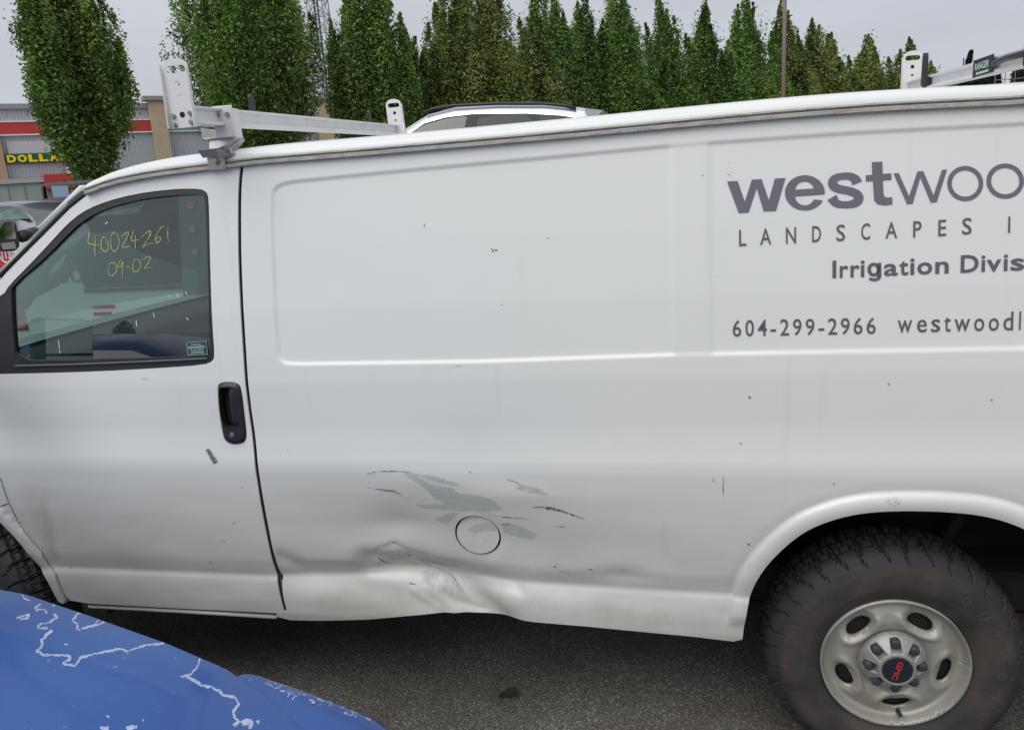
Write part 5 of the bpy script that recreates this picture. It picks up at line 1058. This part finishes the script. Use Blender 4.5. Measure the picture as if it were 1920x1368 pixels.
side_win([(752, 262), (792, 231), (832, 219), (882, 213), (985, 212), (1050, 216), (1082, 221), (1080, 226), (980, 246), (860, 262)], M['seal'], 'window_frame', .006)
side_win([(756, 258), (794, 234), (834, 222), (873, 216), (870, 245), (850, 262), (800, 268)], glass('suv_front_glass', (.3, .36, .33), .7, .45, (.07, .10, .09)), 'front_side_window', .012)
side_win([(895, 215), (985, 214), (1002, 231), (960, 246), (893, 250)], M['glassk'], 'rear_side_window', .012)
side_win([(1008, 216), (1050, 218), (1080, 223), (1070, 228), (1018, 233)], M['glassk'], 'quarter_window', .012)
rr_ = [onY(px, py, SY+.32) for px, py in [(795, 207), (812, 200), (848, 194), (930, 190), (1020, 190), (1060, 194), (1080, 199)]]
MB().tube([(p[0], SY+.30, p[2]-.035) for p in rr_], .022, 8).build('roof_rail', M['blackp'], suv, True)
ant = onY(1070, 200, SY+.9); MB().bar((ant[0], SY+.92, ant[2]), (ant[0]+.13, SY+.92, ant[2]+.24), .006, 6).build('antenna', M['blackp'], suv)
sp_ = [onY(*p, SY+.25) for p in [(1096, 203), (1131, 207), (1121, 217), (1102, 220)]]; MB().prism([(p[0], p[2]) for p in sp_], lambda a, b: (a, SY+.25, b), lambda a, b: (a, SY+1.55, b)).build('rear_spoiler', M['silver'], suv)
for x_ in (x0_-.5, xe-.75):
    for yy, sg in ((SY, -1), (SY+1.84, 1)): car_wheel(x_, yy, sg, suv, .36, DZ)
tr = thing('flatbed_trailer', (-3.0, SY+.92, 0), 'black steel flatbed trailer carrying the silver suv', 'trailer')
MB().box((-7.2, SY-.25, 1.20), (.2, SY+2.1, DZ)).build('trailer_deck', M['blackp'], tr)
MB().box((-7.0, SY+.3, .95), (0, SY+.45, 1.20)).box((-7.0, SY+1.4, .95), (0, SY+1.55, 1.20)).build('trailer_frame', M['rust'], tr)
for x_ in (-1.2, -2.2):
    for yy, sg in ((SY-.1, -1), (SY+1.94, 1)): car_wheel(x_, yy, sg, tr, .48)
MB().box((-6.6, SY+.3, 0), (-6.5, SY+.4, .95)).box((-6.6, SY+1.45, 0), (-6.5, SY+1.55, .95)).build('support_leg', M['rust'], tr)

# ================================================================== DARK PICKUP at the far left
pk = thing('dark_pickup', (-13.5, 10.5, 0), 'dark grey pickup parked by the fence left of the van', 'pickup')
PY = 10.2
def pv(px, py): p = onY(px, py, PY); return (p[0], p[2])
pl = [pv(*p) for p in [(-70, 386), (-40, 382), (0, 383), (14, 386)]] + [pv(44, 408), pv(50, 413), pv(66, 417), pv(80, 425), pv(92, 436)]
xs = pl[-1][0]; secs = []
for x_, z_ in pl: secs.append((x_, [(0, z_+.02), (.55, z_), (.68, z_-.05), (.80, min(z_-.12, 1.7)), (.92, 1.45), (.95, 1.2), (.95, .6), (.88, .5)]))
secs = [(pl[0][0]-2.4, [(0, 1.25), (.55, 1.25), (.68, 1.25), (.80, 1.25), (.92, 1.22), (.95, 1.1), (.95, .6), (.88, .5)]), (pl[0][0]-.3, [(0, 1.5), (.55, 1.5), (.68, 1.5), (.80, 1.48), (.92, 1.4), (.95, 1.2), (.95, .6), (.88, .5)])] + secs + [(xs+.05, [(0, 1.3), (.5, 1.3), (.6, 1.25), (.7, 1.2), (.85, 1.1), (.9, 1.0), (.9, .6), (.85, .5)])]
loft2(secs, M['greyp'], 'body', pk, PY+.95)
gw = mat('green_reflection_windscreen', (.05, .12, .10), .08, coat=1, n1=(2.5, (.16, .25, .24), .4, .6))  # mottled green reflections painted into the pane's own colour
q = [pv(-30, 388), pv(2, 388), pv(13, 389), pv(42, 411), pv(10, 413), pv(-30, 415)]
MB().prism(q, lambda a, b: (a, PY+.95-.80+(b-1.75)*.35, b), lambda a, b: (a, PY+.95-.78+(b-1.75)*.35, b)).build('side_window', gw, pk)
for x_ in (xs-.75, pl[0][0]-1.6):
    for yy, sg in ((PY, -1), (PY+1.9, 1)): car_wheel(x_, yy, sg, pk, .40)

# ================================================================== STORE BUILDING
A0 = atD(0, 190, 48); A2 = atD(620, 185, 51.5); BN = np.array([-(A2-A0)[1], (A2-A0)[0], 0]); BN /= np.linalg.norm(BN); BD = np.array([BN[1], -BN[0], 0])
if BD[0] < 0: BD = -BD
if BN[1] < 0: BN = -BN     # BN points away from the camera
ZT = 7.35; zb_ = 0
def bu(px, py): p = onP(px, py, A0, BN); return float((p-A0)@BD), float(p[2])
def bp3(u, z, o=0.): p = A0+BD*u-BN*o; return (p[0], p[1], z)
store = thing('store_building', (A0[0], A0[1], 0), 'big grey ribbed metal store with red and blue bands behind the leftmost trees', 'building')
def ribbed(name, col, col2, sc):
    m = mat(name, col, .6); t = m.node_tree; ln = t.links.new; tc = t.nodes.new('ShaderNodeTexCoord'); mp = t.nodes.new('ShaderNodeMapping'); mp.inputs['Rotation'].default_value = (0, 0, -math.atan2(BD[1], BD[0])); ln(tc.outputs['Object'], mp.inputs[0])
    wv = t.nodes.new('ShaderNodeTexWave'); wv.inputs['Scale'].default_value = sc; ln(mp.outputs[0], wv.inputs[0]); r = t.nodes.new('ShaderNodeMapRange'); r.inputs[1].default_value = .0; r.inputs[2].default_value = .5; ln(wv.outputs[1], r.inputs[0])
    nz = t.nodes.new('ShaderNodeTexNoise'); nz.inputs['Scale'].default_value = .7; ln(tc.outputs['Object'], nz.inputs[0])
    mc = t.nodes.new('ShaderNodeMix'); mc.data_type = 'RGBA'; ln(r.outputs[0], mc.inputs[0]); mc.inputs[6].default_value = (*col2, 1); mc.inputs[7].default_value = (*col, 1)
    bp = t.nodes.new('ShaderNodeBump'); bp.inputs['Distance'].default_value = .03; bp.inputs['Strength'].default_value = .4; ln(wv.outputs[1], bp.inputs['Height']); ln(bp.outputs[0], t.nodes['Principled BSDF'].inputs['Normal'])
    ln(mc.outputs[2], t.nodes['Principled BSDF'].inputs['Base Color']); return m
M['rib'] = ribbed('ribbed_grey_siding', (.43, .45, .49), (.32, .335, .37), 2.0)
def bbox(u0_, u1_, z0, z1, d0, d1, name, m, parent=store): 
    b = MB(); V = [bp3(u, z, d) for z in (z0, z1) for d in (d0, d1) for u in (u0_, u1_)]; b.add(V, [(0, 1, 3, 2), (4, 6, 7, 5), (0, 4, 5, 1), (2, 3, 7, 6), (0, 2, 6, 4), (1, 5, 7, 3)]); return b.build(name, m, parent)
uL, uR = bu(-400, 300)[0], bu(655, 200)[0]
bbox(uL, uR, 0, ZT-.25, -25, 0, 'ribbed_wall', M['rib']); bbox(uL, uR, ZT-.249, ZT, -25, .12, 'parapet_cap', mat('roof_edge_grey', (.30, .31, .33), .6))
zr1, zr0 = bu(130, 228)[1], bu(130, 250)[1]
redm = mat('red_band', (.50, .045, .035), .55); tealm = mat('teal_band', (.12, .24, .29), .55); beige = mat('beige_stucco', (.50, .40, .27), .8, n1=(3, (.45, .36, .25), .4, .7)); pinkm = mat('salmon_stucco', (.42, .25, .19), .8)
c1a, c1b = bu(280, 220)[0], bu(309, 220)[0]; c2a, c2b = bu(590, 200)[0], bu(640, 200)[0]
bbox(uL, c1a, zr0, zr1, .003, .10, 'red_band', redm); bbox(c1b, c2a, zr0, zr1, .003, .10, 'teal_band', tealm)
for q in (zr0-.06, zr1): bbox(uL, c2a, q, q+.06, .003, .14, 'white_edge_strip', M['white'])
for a, b in ((c1a, c1b), (c2a, c2b)):
    bbox(a, b, 0, ZT+.10, .0, .45, 'beige_column', beige); bbox(a-.25, b+.25, ZT+.101, ZT+.32, -.3, .6, 'column_cap', mat('column_cap_grey', (.30, .28, .27), .7))
ca = bu(4, 300)[0]; bbox(ca-.22, ca+.10, 0, bu(5, 252)[1], .10, .35, 'salmon_pilaster', pinkm)
# the long yellow-on-green store sign
s0, s1 = bu(10, 300)[0], bu(205, 300)[0]; sz0, sz1 = bu(20, 308)[1], bu(20, 289)[1]
bbox(bu(12, 270)[0], bu(150, 270)[0], sz1+.001, bu(12, 266)[1], .02, .10, 'pale_sign_backing', mat('pale_panel', (.50, .51, .53), .6))
sg_ = bbox(s0, s1, sz0, sz1, .02, .14, 'green_sign_board', mat('sign_green', (.01, .11, .05), .5)); yl_ = mat('sign_yellow', (.85, .65, .02), .45)
V, F = text2d('DOLLAR', .035); lo, hi = V.min(0), V.max(0); us = bu(13, 300)[0]; ue = bu(132, 300)[0]; 
for i, ch_ in enumerate('DOLLAR'):
    if ch_ == ' ': continue
    V, F = text2d(ch_, .055); l_, h_ = V.min(0), V.max(0); stp_ = (ue-us)/6; wd = stp_*.84; u_0 = us+i*stp_; hh = (sz1-sz0)*.74
    front = [bp3(u_0+(a-l_[0])/(h_[0]-l_[0])*wd, sz0+(sz1-sz0)*.13+(b_-l_[1])/(h_[1]-l_[1])*hh, .24) for a, b_ in V]; bk = [tuple(np.array(p)+BN*.09) for p in front]
    k = len(front); T = np.array([f for f in F if len(f) == 3]); ed = boundary(T); FF = [tuple(t) for t in T] + [(int(a), int(b_), int(b_)+k, int(a)+k) for a, b_ in ed]
    link('sign_letter', mesh('sign_letter', front+bk, FF), yl_, sg_)
# low annex wall with red fascia and green panel
zan = bu(60, 346)[1]; u1_, u2_, u3_ = bu(70, 350)[0], bu(128, 340)[0], bu(172, 335)[0]
bbox(uL, u1_, 0, zan, .5, 3.0, 'annex_wall', mat('pale_green_grey_wall', (.33, .37, .36), .8, n1=(1.2, (.29, .33, .32), .4, .7))); bbox(uL, u1_+.2, zan, zan+.22, .4, 3.1, 'annex_cap', mat('annex_cap_grey', (.42, .42, .42), .7))
for k in range(14):
    uu = uL+(u1_-uL)*k/14; bbox(uu-.02, uu+.02, 0, zan-.01, 3.003, 3.02, 'wall_joint', mat('wall_joint_grey', (.2, .22, .22), .8) if k == 0 else bpy.data.materials['wall_joint_grey'])
bbox(u1_+.21, u2_, zan-.35, zan+.35, .5, 3.2, 'red_fascia', redm); bbox(u1_+.21, u2_, 0, zan-.351, .5, 3.0, 'lilac_wall', mat('lilac_wall', (.25, .22, .25), .8))
bbox(u2_+.12, u3_, 0, bu(150, 315)[1], .2, 1.2, 'green_panel', mat('store_green', (.02, .20, .09), .6)); bbox(u2_, u2_+.119, 0, bu(150, 312)[1], .2, 1.25, 'white_jamb', M['white'])
bs = bu(104, 361); bbox(bs[0]-.35, bs[0]+.35, bs[1]-.3, bs[1]+.3, 3.6, 3.65, 'small_blue_sign', mat('pale_blue_sign', (.35, .48, .62), .5))
# wall lamps on the teal band
for px in (378, 575):
    a, b = bu(px, 240); bbox(a-.2, a+.2, b-.25, b+.2, .10, .35, 'wall_lamp', M['steel'])

# chain link fence in front of the annex
fn = thing('chain_link_fence', (*atD(60, 400, 30)[:2], 0), 'grey chain link fence before the low pale wall at far left', 'fence')
fa, fb = atD(-60, 400, 30), atD(200, 400, 33); fu = (fb-fa); fl_ = np.hypot(fu[0], fu[1]); fu = fu/fl_; m_f = mat('galvanised_wire', (.30, .31, .32), .5, metal=.5)
def fp_(s, z): return (fa[0]+fu[0]*s, fa[1]+fu[1]*s, z)
for s in np.arange(0, fl_+.1, 2.4): MB().bar(fp_(s, 0), fp_(s, 2.35), .03, 8).build('fence_post', m_f, fn)
MB().bar(fp_(0, 2.35), fp_(fl_, 2.35), .018, 6).build('top_rail', m_f, fn)
wr_ = MB()
for s in np.arange(0, fl_-2.6, .34): wr_.bar(fp_(s, .05), fp_(s+2.2, 2.33), .004, 3, caps=False).bar(fp_(s+2.2, .05), fp_(s, 2.33), .004, 3, caps=False)
tag(wr_.build('wire_mesh', m_f, fn), kind='stuff')

# ================================================================== LATTICE TOWER, LIGHT POLE
lt = thing('lattice_tower', (*atD(603, 100, 85)[:2], 0), 'tall grey steel lattice tower rising between the second and third trees', 'tower')
c = atD(606, 100, 85); m_l = mat('galvanised_lattice', (.30, .32, .35), .6); lg = MB()
hgt = 34; wz = lambda z: 2.6-1.7*z/hgt
def lp(k, z): w_ = wz(z); return (c[0]+(-1, 1, 1, -1)[k]*w_/2, c[1]+(-1, -1, 1, 1)[k]*w_/2, z)
for k in range(4): MB().bar(lp(k, 0), lp(k, hgt), .09, 6, r2=.05).build('tower_leg', m_l, lt)
br = MB(); z = 0
while z < hgt-1:
    z2 = z+wz(z)*.9
    for k in range(4): br.bar(lp(k, z), lp((k+1) % 4, z2), .045, 4).bar(lp((k+1) % 4, z), lp(k, z2), .045, 4).bar(lp(k, z), lp((k+1) % 4, z), .045, 4)
    z = z2
br.build('cross_bracing', m_l, lt)['kind'] = 'stuff'
ldr = MB(); ldr.bar((c[0]+.1, c[1]-.4, 0), (c[0]+.1, c[1]-.2, hgt), .11, 6).bar((c[0]-.2, c[1]-.4, 0), (c[0]-.2, c[1]-.2, hgt), .08, 6); ldr.build('cable_run', mat('dark_cable', (.08, .085, .1), .7), lt)
for z, s_ in ((9.5, -1), (12.5, 1), (17, -1)): MB().bar((c[0]+s_*wz(z)/2, c[1]-.8, z), (c[0]+s_*(wz(z)/2+.5), c[1]-1.0, z), .35, 12).build('dish_antenna', M['white'], lt)
pc = atD(1470, 60, 27); pole = thing('light_pole', (pc[0], pc[1], 0), 'tall thin grey light pole in front of the right hand trees', 'lamp post')
MB().bar((pc[0], pc[1], 0), (pc[0]+.02, pc[1], 12.5), .075, 10, r2=.05).build('pole_shaft', mat('weathered_pole', (.26, .235, .21), .7, n1=(1.2, (.33, .20, .14), .48, .6, (1, 1, 1))), pole, True)
MB().bar((pc[0]+.02, pc[1], 12.4), (pc[0]+1.6, pc[1], 12.6), .04).box((pc[0]+1.3, pc[1]-.15, 12.5), (pc[0]+1.95, pc[1]+.15, 12.65)).build('lamp_head', M['steel'], pole)

# ================================================================== TREES
def leaf_quads(C, size, nrm, rng, aspect=.55):
    n = len(C); u = rng.randn(n, 3); nrm = nrm/(np.linalg.norm(nrm, axis=1)[:, None]+1e-9); u -= nrm*(u*nrm).sum(1)[:, None]; u /= np.linalg.norm(u, axis=1)[:, None]; v = np.cross(nrm, u); s = size[:, None]
    V = np.stack([C-u*s, C-v*s*aspect+nrm*s*.15, C+u*s, C+v*s*aspect+nrm*s*.15], 1).reshape(-1, 3); return V, np.arange(n*4).reshape(n, 4)
def crown_mesh(seed, H, Rw, zb, nleaf, lsz, nsp=26, spiky=1.0, spire=False):
    """upright hornbeam-like crown: many steep leafy spires, narrow at foot and top"""
    rng = np.random.RandomState(seed); Cs, Ns, Ts = [], [], []
    def env(t): return Rw*np.interp(t, [0, .06, .16, .32, .55, .75, .9, 1.0], [.12, .27, .58, .95, 1.0, .88, .62, .40]) if not spire else Rw*np.interp(t, [0, .1, .3, .5, .68, .84, 1.0], [.8, 1.15, 1.2, 1.05, .95, .80, .55])
    per = nleaf//nsp
    for k in range(nsp):
        a = rng.rand()*2*np.pi; q = math.sqrt(rng.rand())*.88; topf = (1.0-.36*q**1.3*spiky-.20*rng.rand()) if not spire else 1.0-.62*q*(.45+.75*rng.rand())-.05*rng.rand(); t0 = rng.rand()*.22 if k > 3 else 0; tone = .15*rng.randn()
        if k < 2: q *= .2; topf = 1.0-.03*k
        if spire and 2 <= k < 7: q = .12+.25*rng.rand(); topf = .80+.17*rng.rand()
        nj = max(1, per//70); tt = np.linspace(0, 1, nj)+rng.randn(nj)*.35/nj; tt = np.clip(tt, 0, 1)*(topf-t0)+t0
        jit = rng.randn(nj)*.17*Rw
        for j in range(nj):
            t = tt[j]; e_ = env(t); near_top = np.clip((topf-t)/.24, .05, 1); cr_ = (.13+.11*rng.rand())*Rw*near_top**.7*(1 if rng.rand() > .08 else 1.7)
            c = np.array([math.cos(a)*q*e_+jit[j]*.6*near_top, math.sin(a)*q*e_+rng.randn()*.10*Rw*near_top, zb+(H-zb)*t])
            m_ = 70; d = rng.randn(m_, 3); d /= np.linalg.norm(d, axis=1)[:, None]; rr = rng.rand(m_, 1)**.45
            p = c+d*rr*np.array([cr_, cr_, cr_*2.1]); Cs.append(p); Ns.append(d*.7+rng.randn(m_, 3)*.55+np.array([0, 0, .45])); Ts.append(np.clip(.44+tone+.13*rng.randn()+.10*rng.randn(m_), 0, 1))
    C = np.vstack(Cs); Nn = np.vstack(Ns); T = np.concatenate(Ts); V, F = leaf_quads(C, lsz*(.6+.7*rng.rand(len(C))), Nn, rng)
    return V, F, np.repeat(T, 4)
def tree(px, dist_line, H, Rw, seed, nleaf, lsz, label, mt='leafA', zb=1.9, dist=None, nsp=26, spiky=1.0, name='hornbeam_tree', group=None, me=None, spire=False):
    d = dist_line; P = d; th_ = thing(name, (P[0], P[1], 0), label, 'tree', group)
    if me is None:
        V, F, T = crown_mesh(seed, H, Rw, zb, nleaf, lsz, nsp, spiky, spire)
        if px == 166:      # a stray side branch
            rg = np.random.RandomState(2); cc = np.array([1.9, -.2, 4.45])+rg.randn(900, 3)*np.array([.10, .1, .16])+np.linspace(0, 1, 900)[:, None]*np.array([.50, 0, .15]); v2, f2 = leaf_quads(cc, .05*(.6+.7*rg.rand(900)), rg.randn(900, 3)+np.array([0, 0, .5]), rg)
            F = np.vstack([F, f2+len(V)]); V = np.vstack([V, v2]); T = np.concatenate([T, np.full(3600, .5)])
        me = mesh('crown', V, F, False, {'tint': T}); me.materials.append(M[mt])
    cr_ = bpy.data.objects.new('crown', me); COL.objects.link(cr_); cr_.parent = th_
    rng = np.random.RandomState(seed+5); b = MB(); b.tube([(0, 0, 0), (.02, 0, zb), (-.03, .02, H*.5), (0, 0, H*.85)], [.16, .13, .08, .02], 8)
    for k in range(9): a = rng.rand()*6.28; b.tube([(0, 0, zb*(.85+.5*rng.rand())), (math.cos(a)*Rw*.25, math.sin(a)*Rw*.25, zb+H*.15), (math.cos(a)*Rw*.5, math.sin(a)*Rw*.5, H*(.5+.2*rng.rand()))], [.06, .045, .015], 5)
    tr_ = b.build('trunk', M['bark'], None, True); tr_.parent = th_; return th_
gr_ = np.random.RandomState(8); gV, gF = [], []
for i in range(420):
    x_, y_ = -2.6+2.6*gr_.rand(), -.75+1.2*gr_.rand(); r_ = .0025+.005*gr_.rand()**3; k = len(gV)
    gV += [(x_+r_*math.cos(a)*(.7+.5*gr_.rand()), y_+r_*math.sin(a), .0005) for a in (0, 1.6, 3.1, 4.7)]+[(x_, y_, r_*.8)]; gF += [(k, k+1, k+4), (k+1, k+2, k+4), (k+2, k+3, k+4), (k+3, k, k+4)]
tag(link('loose_grit', mesh('loose_grit', gV, gF), mat('grit_stone', (.16, .15, .135), .9, n1=(60, (.04, .035, .03), .45, .55))), 'fine loose grit scattered on the asphalt beside the van', 'grit', kind='stuff')
P0 = np.array([-14.9, 14.6]); PD = np.array([.63, .777])
def rowpt(px, off=0):
    d = ray(px, 300)[:2]; A_ = np.array([[d[0], -PD[0]], [d[1], -PD[1]]]); t, s = np.linalg.solve(A_, P0-CP[:2]); p = CP[:2]+d*t; u = d/np.linalg.norm(d); return p+u*off, float(np.linalg.norm(p-CP[:2]))+off
def ht(px, py, dist):
    return float(atD(px, py, dist)[2])
TR = [ # px centre, top y, crown width px, label
 (170, -160, 205, 'leftmost green street tree, in front of the yellow and green store sign', 'leafA'),
 (500, -190, 252, 'broad green tree second from the left, behind the front roof rack', 'leafA'),
 (722, -130, 182, 'green tree third from the left, right of the lattice tower', 'leafA'),
 (874, -75, 150, 'green tree above the middle of the silver suv roof', 'leafB'),
 (945, -45, 120, 'olive tinged tree above the rear of the silver suv', 'leafB'),
 (1032, -40, 110, 'narrow dark green tree just right of the silver suv spoiler', 'leafA'),
 (1110, -10, 100, 'narrow tree fourth to the left of the light pole', 'leafA'),
 (1165, -35, 110, 'tall narrow tree third to the left of the light pole', 'leafA'),
 (1245, -18, 92, 'tall narrow green tree with a pointed top above the lettering', 'leafA'),
 (1325, -5, 92, 'narrow tree second to the left of the light pole', 'leafA'),
 (1402, -12, 86, 'narrow green tree immediately left of the light pole', 'leafA'),
 (1460, 2, 66, 'slim olive tree partly behind the light pole', 'leafB'),
 (1515, 38, 88, 'short tree with spiky tops just right of the light pole', 'leafB'),
 (1550, 60, 60, 'small tree at the right end of the main tree row', 'leafB'),
 (1622, 66, 76, 'spiky topped tree between the row end and the far roof rack', 'leafB'),
 (1692, 74, 78, 'spiky topped tree directly behind the far roof rack upright', 'leafB'),
]
for i, (px, ty, wpx, lab, mt_) in enumerate(TR):
    p, d = rowpt(px, [0, .3, 0, .5, -.4][i % 5]); H = ht(px, ty, d); H = min(H, 12.5); Rw = wpx/FPX*d*.5*(.84 if i < 1 else .95 if i < 3 else 1.5 if i < 4 else 1.75)
    nl = int(np.interp(d, [20, 55], [112000, 46000])); ls = np.interp(d, [20, 55], [.046, .082])
    tree(px, p, H, Rw, 31+i*7, nl, ls, lab, mt_, zb=ht(px, 335, d) if i == 0 else (ht(px, 285, d)-.4 if i == 1 else 1.6), nsp=int(np.interp(wpx, [60, 260], [26, 62])), spiky=1.0+.3*(i > 3), spire=i > 3, name='street_tree', group='upright trees in a row behind the parking lot')
# hedge of lower trees that closes the row's foot
rng = np.random.RandomState(4)
# far hillside with firs, buildings and a scaffold at the right edge
hp0 = atD(1700, 140, 170); hill = MB(); rows = []
def hz(px): return float(np.interp(px, [1500, 1700, 1790, 1860, 1940, 2100, 2600], [0, 4, 8, 10, 13, 15, 12]))
for k, dd in enumerate((130, 165, 200, 260)):
    rows.append([tuple(atD(px, 200, dd)[:2])+(hz(px)*[0, .55, 1, 1.1][k],) for px in np.linspace(1450, 2700, 26)])
hl = MB().grid(rows).build('hillside', mat('dark_hillside', (.035, .055, .035), .95, n1=(.15, (.05, .07, .04), .4, .6)), None, True); tag(hl, kind='structure')
def fir_mesh(seed, H, Rb, n, ls):
    rng = np.random.RandomState(seed); t = rng.rand(n)**.75; a = rng.rand(n)*2*np.pi; lay = np.floor(t*12)/12; fr = (t*12) % 1; r_ = Rb*(1-t)*(.45+.55*(1-fr))*(rng.rand(n)**.4)+.05
    C = np.stack([np.cos(a)*r_, np.sin(a)*r_, H*(.08+.92*t)-.1*r_], 1); V, F = leaf_quads(C, ls*(.6+.8*rng.rand(n)), np.stack([np.cos(a), np.sin(a), np.ones(n)*1.2], 1)+rng.randn(n, 3)*.4, rng, .35); return V, F, np.repeat(np.clip(.45+.25*rng.randn(n), 0, 1), 4)
tk_ = MB().bar((0, 0, 0), (0, 0, 7.5), .16, 6, r2=.04); tkm = mesh('trunk', tk_.V, tk_.F, True); tkm.materials.append(M['bark'])
fV, fF, fT, k = [], [], [], 0; base = [fir_mesh(s_+50, 9, 2.3, 2200, .33) for s_ in range(3)]
for i, (px, ty, d) in enumerate([(1775, 160, 150), (1784, 156, 140), (1795, 150, 155), (1803, 141, 150), (1814, 139, 155), (1822, 136, 160), (1830, 131, 150), (1838, 126, 150), (1845, 122, 160), (1852, 120, 165), (1859, 121, 150), (1866, 124, 150), (1845, 140, 135), (1783, 158, 130), (1815, 150, 132), (1860, 138, 132), (1872, 140, 132), (1830, 152, 125), (1848, 152, 124), (1800, 158, 124),
      (1912, 104, 150), (1920, 94, 150), (1908, 118, 140), (1935, 88, 160), (1930, 120, 135), (1915, 135, 130), (1960, 85, 150), (1990, 80, 160), (2030, 84, 150), (2080, 90, 160)]):
    p = atD(px, ty, d); V, F, T = base[i % 3]; s3 = 1+.15*(i % 3); fV.append(V*np.array([s3, s3, 1])+np.array([p[0], p[1], p[2]-9])); fF.append(F+k); fT.append(T); k += len(V)
o = link('hillside_wood', mesh('hillside_wood', np.vstack(fV), np.vstack(fF), False, {'tint': np.concatenate(fT)}), M['leafF']); tag(o, 'dark fir wood covering the hillside at the right edge', 'trees', kind='stuff')
p = atD(1808, 97, 75); t_ = thing('tall_fir', (p[0], p[1], 0), 'tall dark fir whose tip leans above the far roof rack bar', 'tree'); V, F, T = fir_mesh(77, p[2], 1.9, 9000, .16); V[:, 0] += (V[:, 2]/p[2])**3*.5; me = mesh('crown', V, F, False, {'tint': T}); me.materials.append(M['leafF'])
o = bpy.data.objects.new('crown', me); COL.objects.link(o); o.parent = t_; o = bpy.data.objects.new('trunk', tkm); COL.objects.link(o); o.parent = t_; o.scale = (1, 1, p[2]*.95/7.5)
sc0 = atD(1893, 165, 110); sf = thing('scaffold_frame', (sc0[0], sc0[1], 0), 'brown building frame with scaffolding far off at the right edge', 'scaffold')
zt_s = atD(1893, 122, 110)[2]; mb_ = mat('weathered_brown_boards', (.16, .13, .11), .8, n1=(2, (.10, .08, .07), .4, .6)); MB().box((sc0[0]-1.2, sc0[1], 0), (sc0[0]+1.9, sc0[1]+2.5, zt_s-2.6)).build('frame_wall', mb_, sf)
sm_ = MB()
for a in np.linspace(-1.7, 2.4, 5): sm_.bar((sc0[0]+a, sc0[1]-.3, 0), (sc0[0]+a, sc0[1]-.3, zt_s), .05, 5)
for z in np.linspace(3, zt_s, 6): sm_.bar((sc0[0]-1.7, sc0[1]-.3, z), (sc0[0]+2.4, sc0[1]-.3, z), .045, 5)
sm_.build('scaffold_poles', mat('scaffold_tube', (.22, .19, .17), .7), sf)['kind'] = 'stuff'
for px, py, wd_ in ((1785, 163, 3.2), (1818, 163, 2.4)):
    p = atD(px, py, 118); hb = thing('far_house', (p[0], p[1], 0), {1785: 'small white roofed house low on the hillside left of the firs', 1818: 'tiny pale roof among firs beside the far rack bar', 1834: 'pale flat roof higher up between the hillside trees'}[px], 'house')
    MB().box((p[0]-wd_/2, p[1], 0), (p[0]+wd_/2, p[1]+5, p[2]-.35)).build('wall', mat('house_wall', (.22, .19, .17), .8) if px == 1785 else bpy.data.materials['house_wall'], hb)
    MB().prism([(-wd_/2-.3, p[2]-.349), (wd_/2+.3, p[2]-.349), (wd_/2-.2, p[2]+.05), (-wd_/2+.2, p[2]+.05)], lambda a, b: (p[0]+a, p[1]-.3, b), lambda a, b: (p[0]+a, p[1]+5.3, b)).build('roof', M['white'], hb)

# tree line behind the photographer, which shows as the dark low band mirrored in the door glass
V, F, T = crown_mesh(99, 9, 3.2, .6, 9000, .20, 12); bme = mesh('far_wood', V, F, False, {'tint': T}); wV, wF, wT = [], [], []
rng = np.random.RandomState(3); k = 0
for i in range(16):
    x_ = -62+i*5.2+rng.randn(); y_ = -42+rng.randn()*2-abs(i-8)*.3; s_ = .34+.30*rng.rand(); wV.append(V*s_*np.array([1.2, 1.2, 1])+np.array([x_, y_, 0])); wF.append(F+k); wT.append(T); k += len(V)
o = link('far_wood', mesh('far_wood', np.vstack(wV), np.vstack(wF), False, {'tint': np.concatenate(wT)}), M['leafA']); tag(o, 'line of bushy trees mirrored low in the door glass', 'trees', kind='stuff')
bpy.data.meshes.remove(bme)
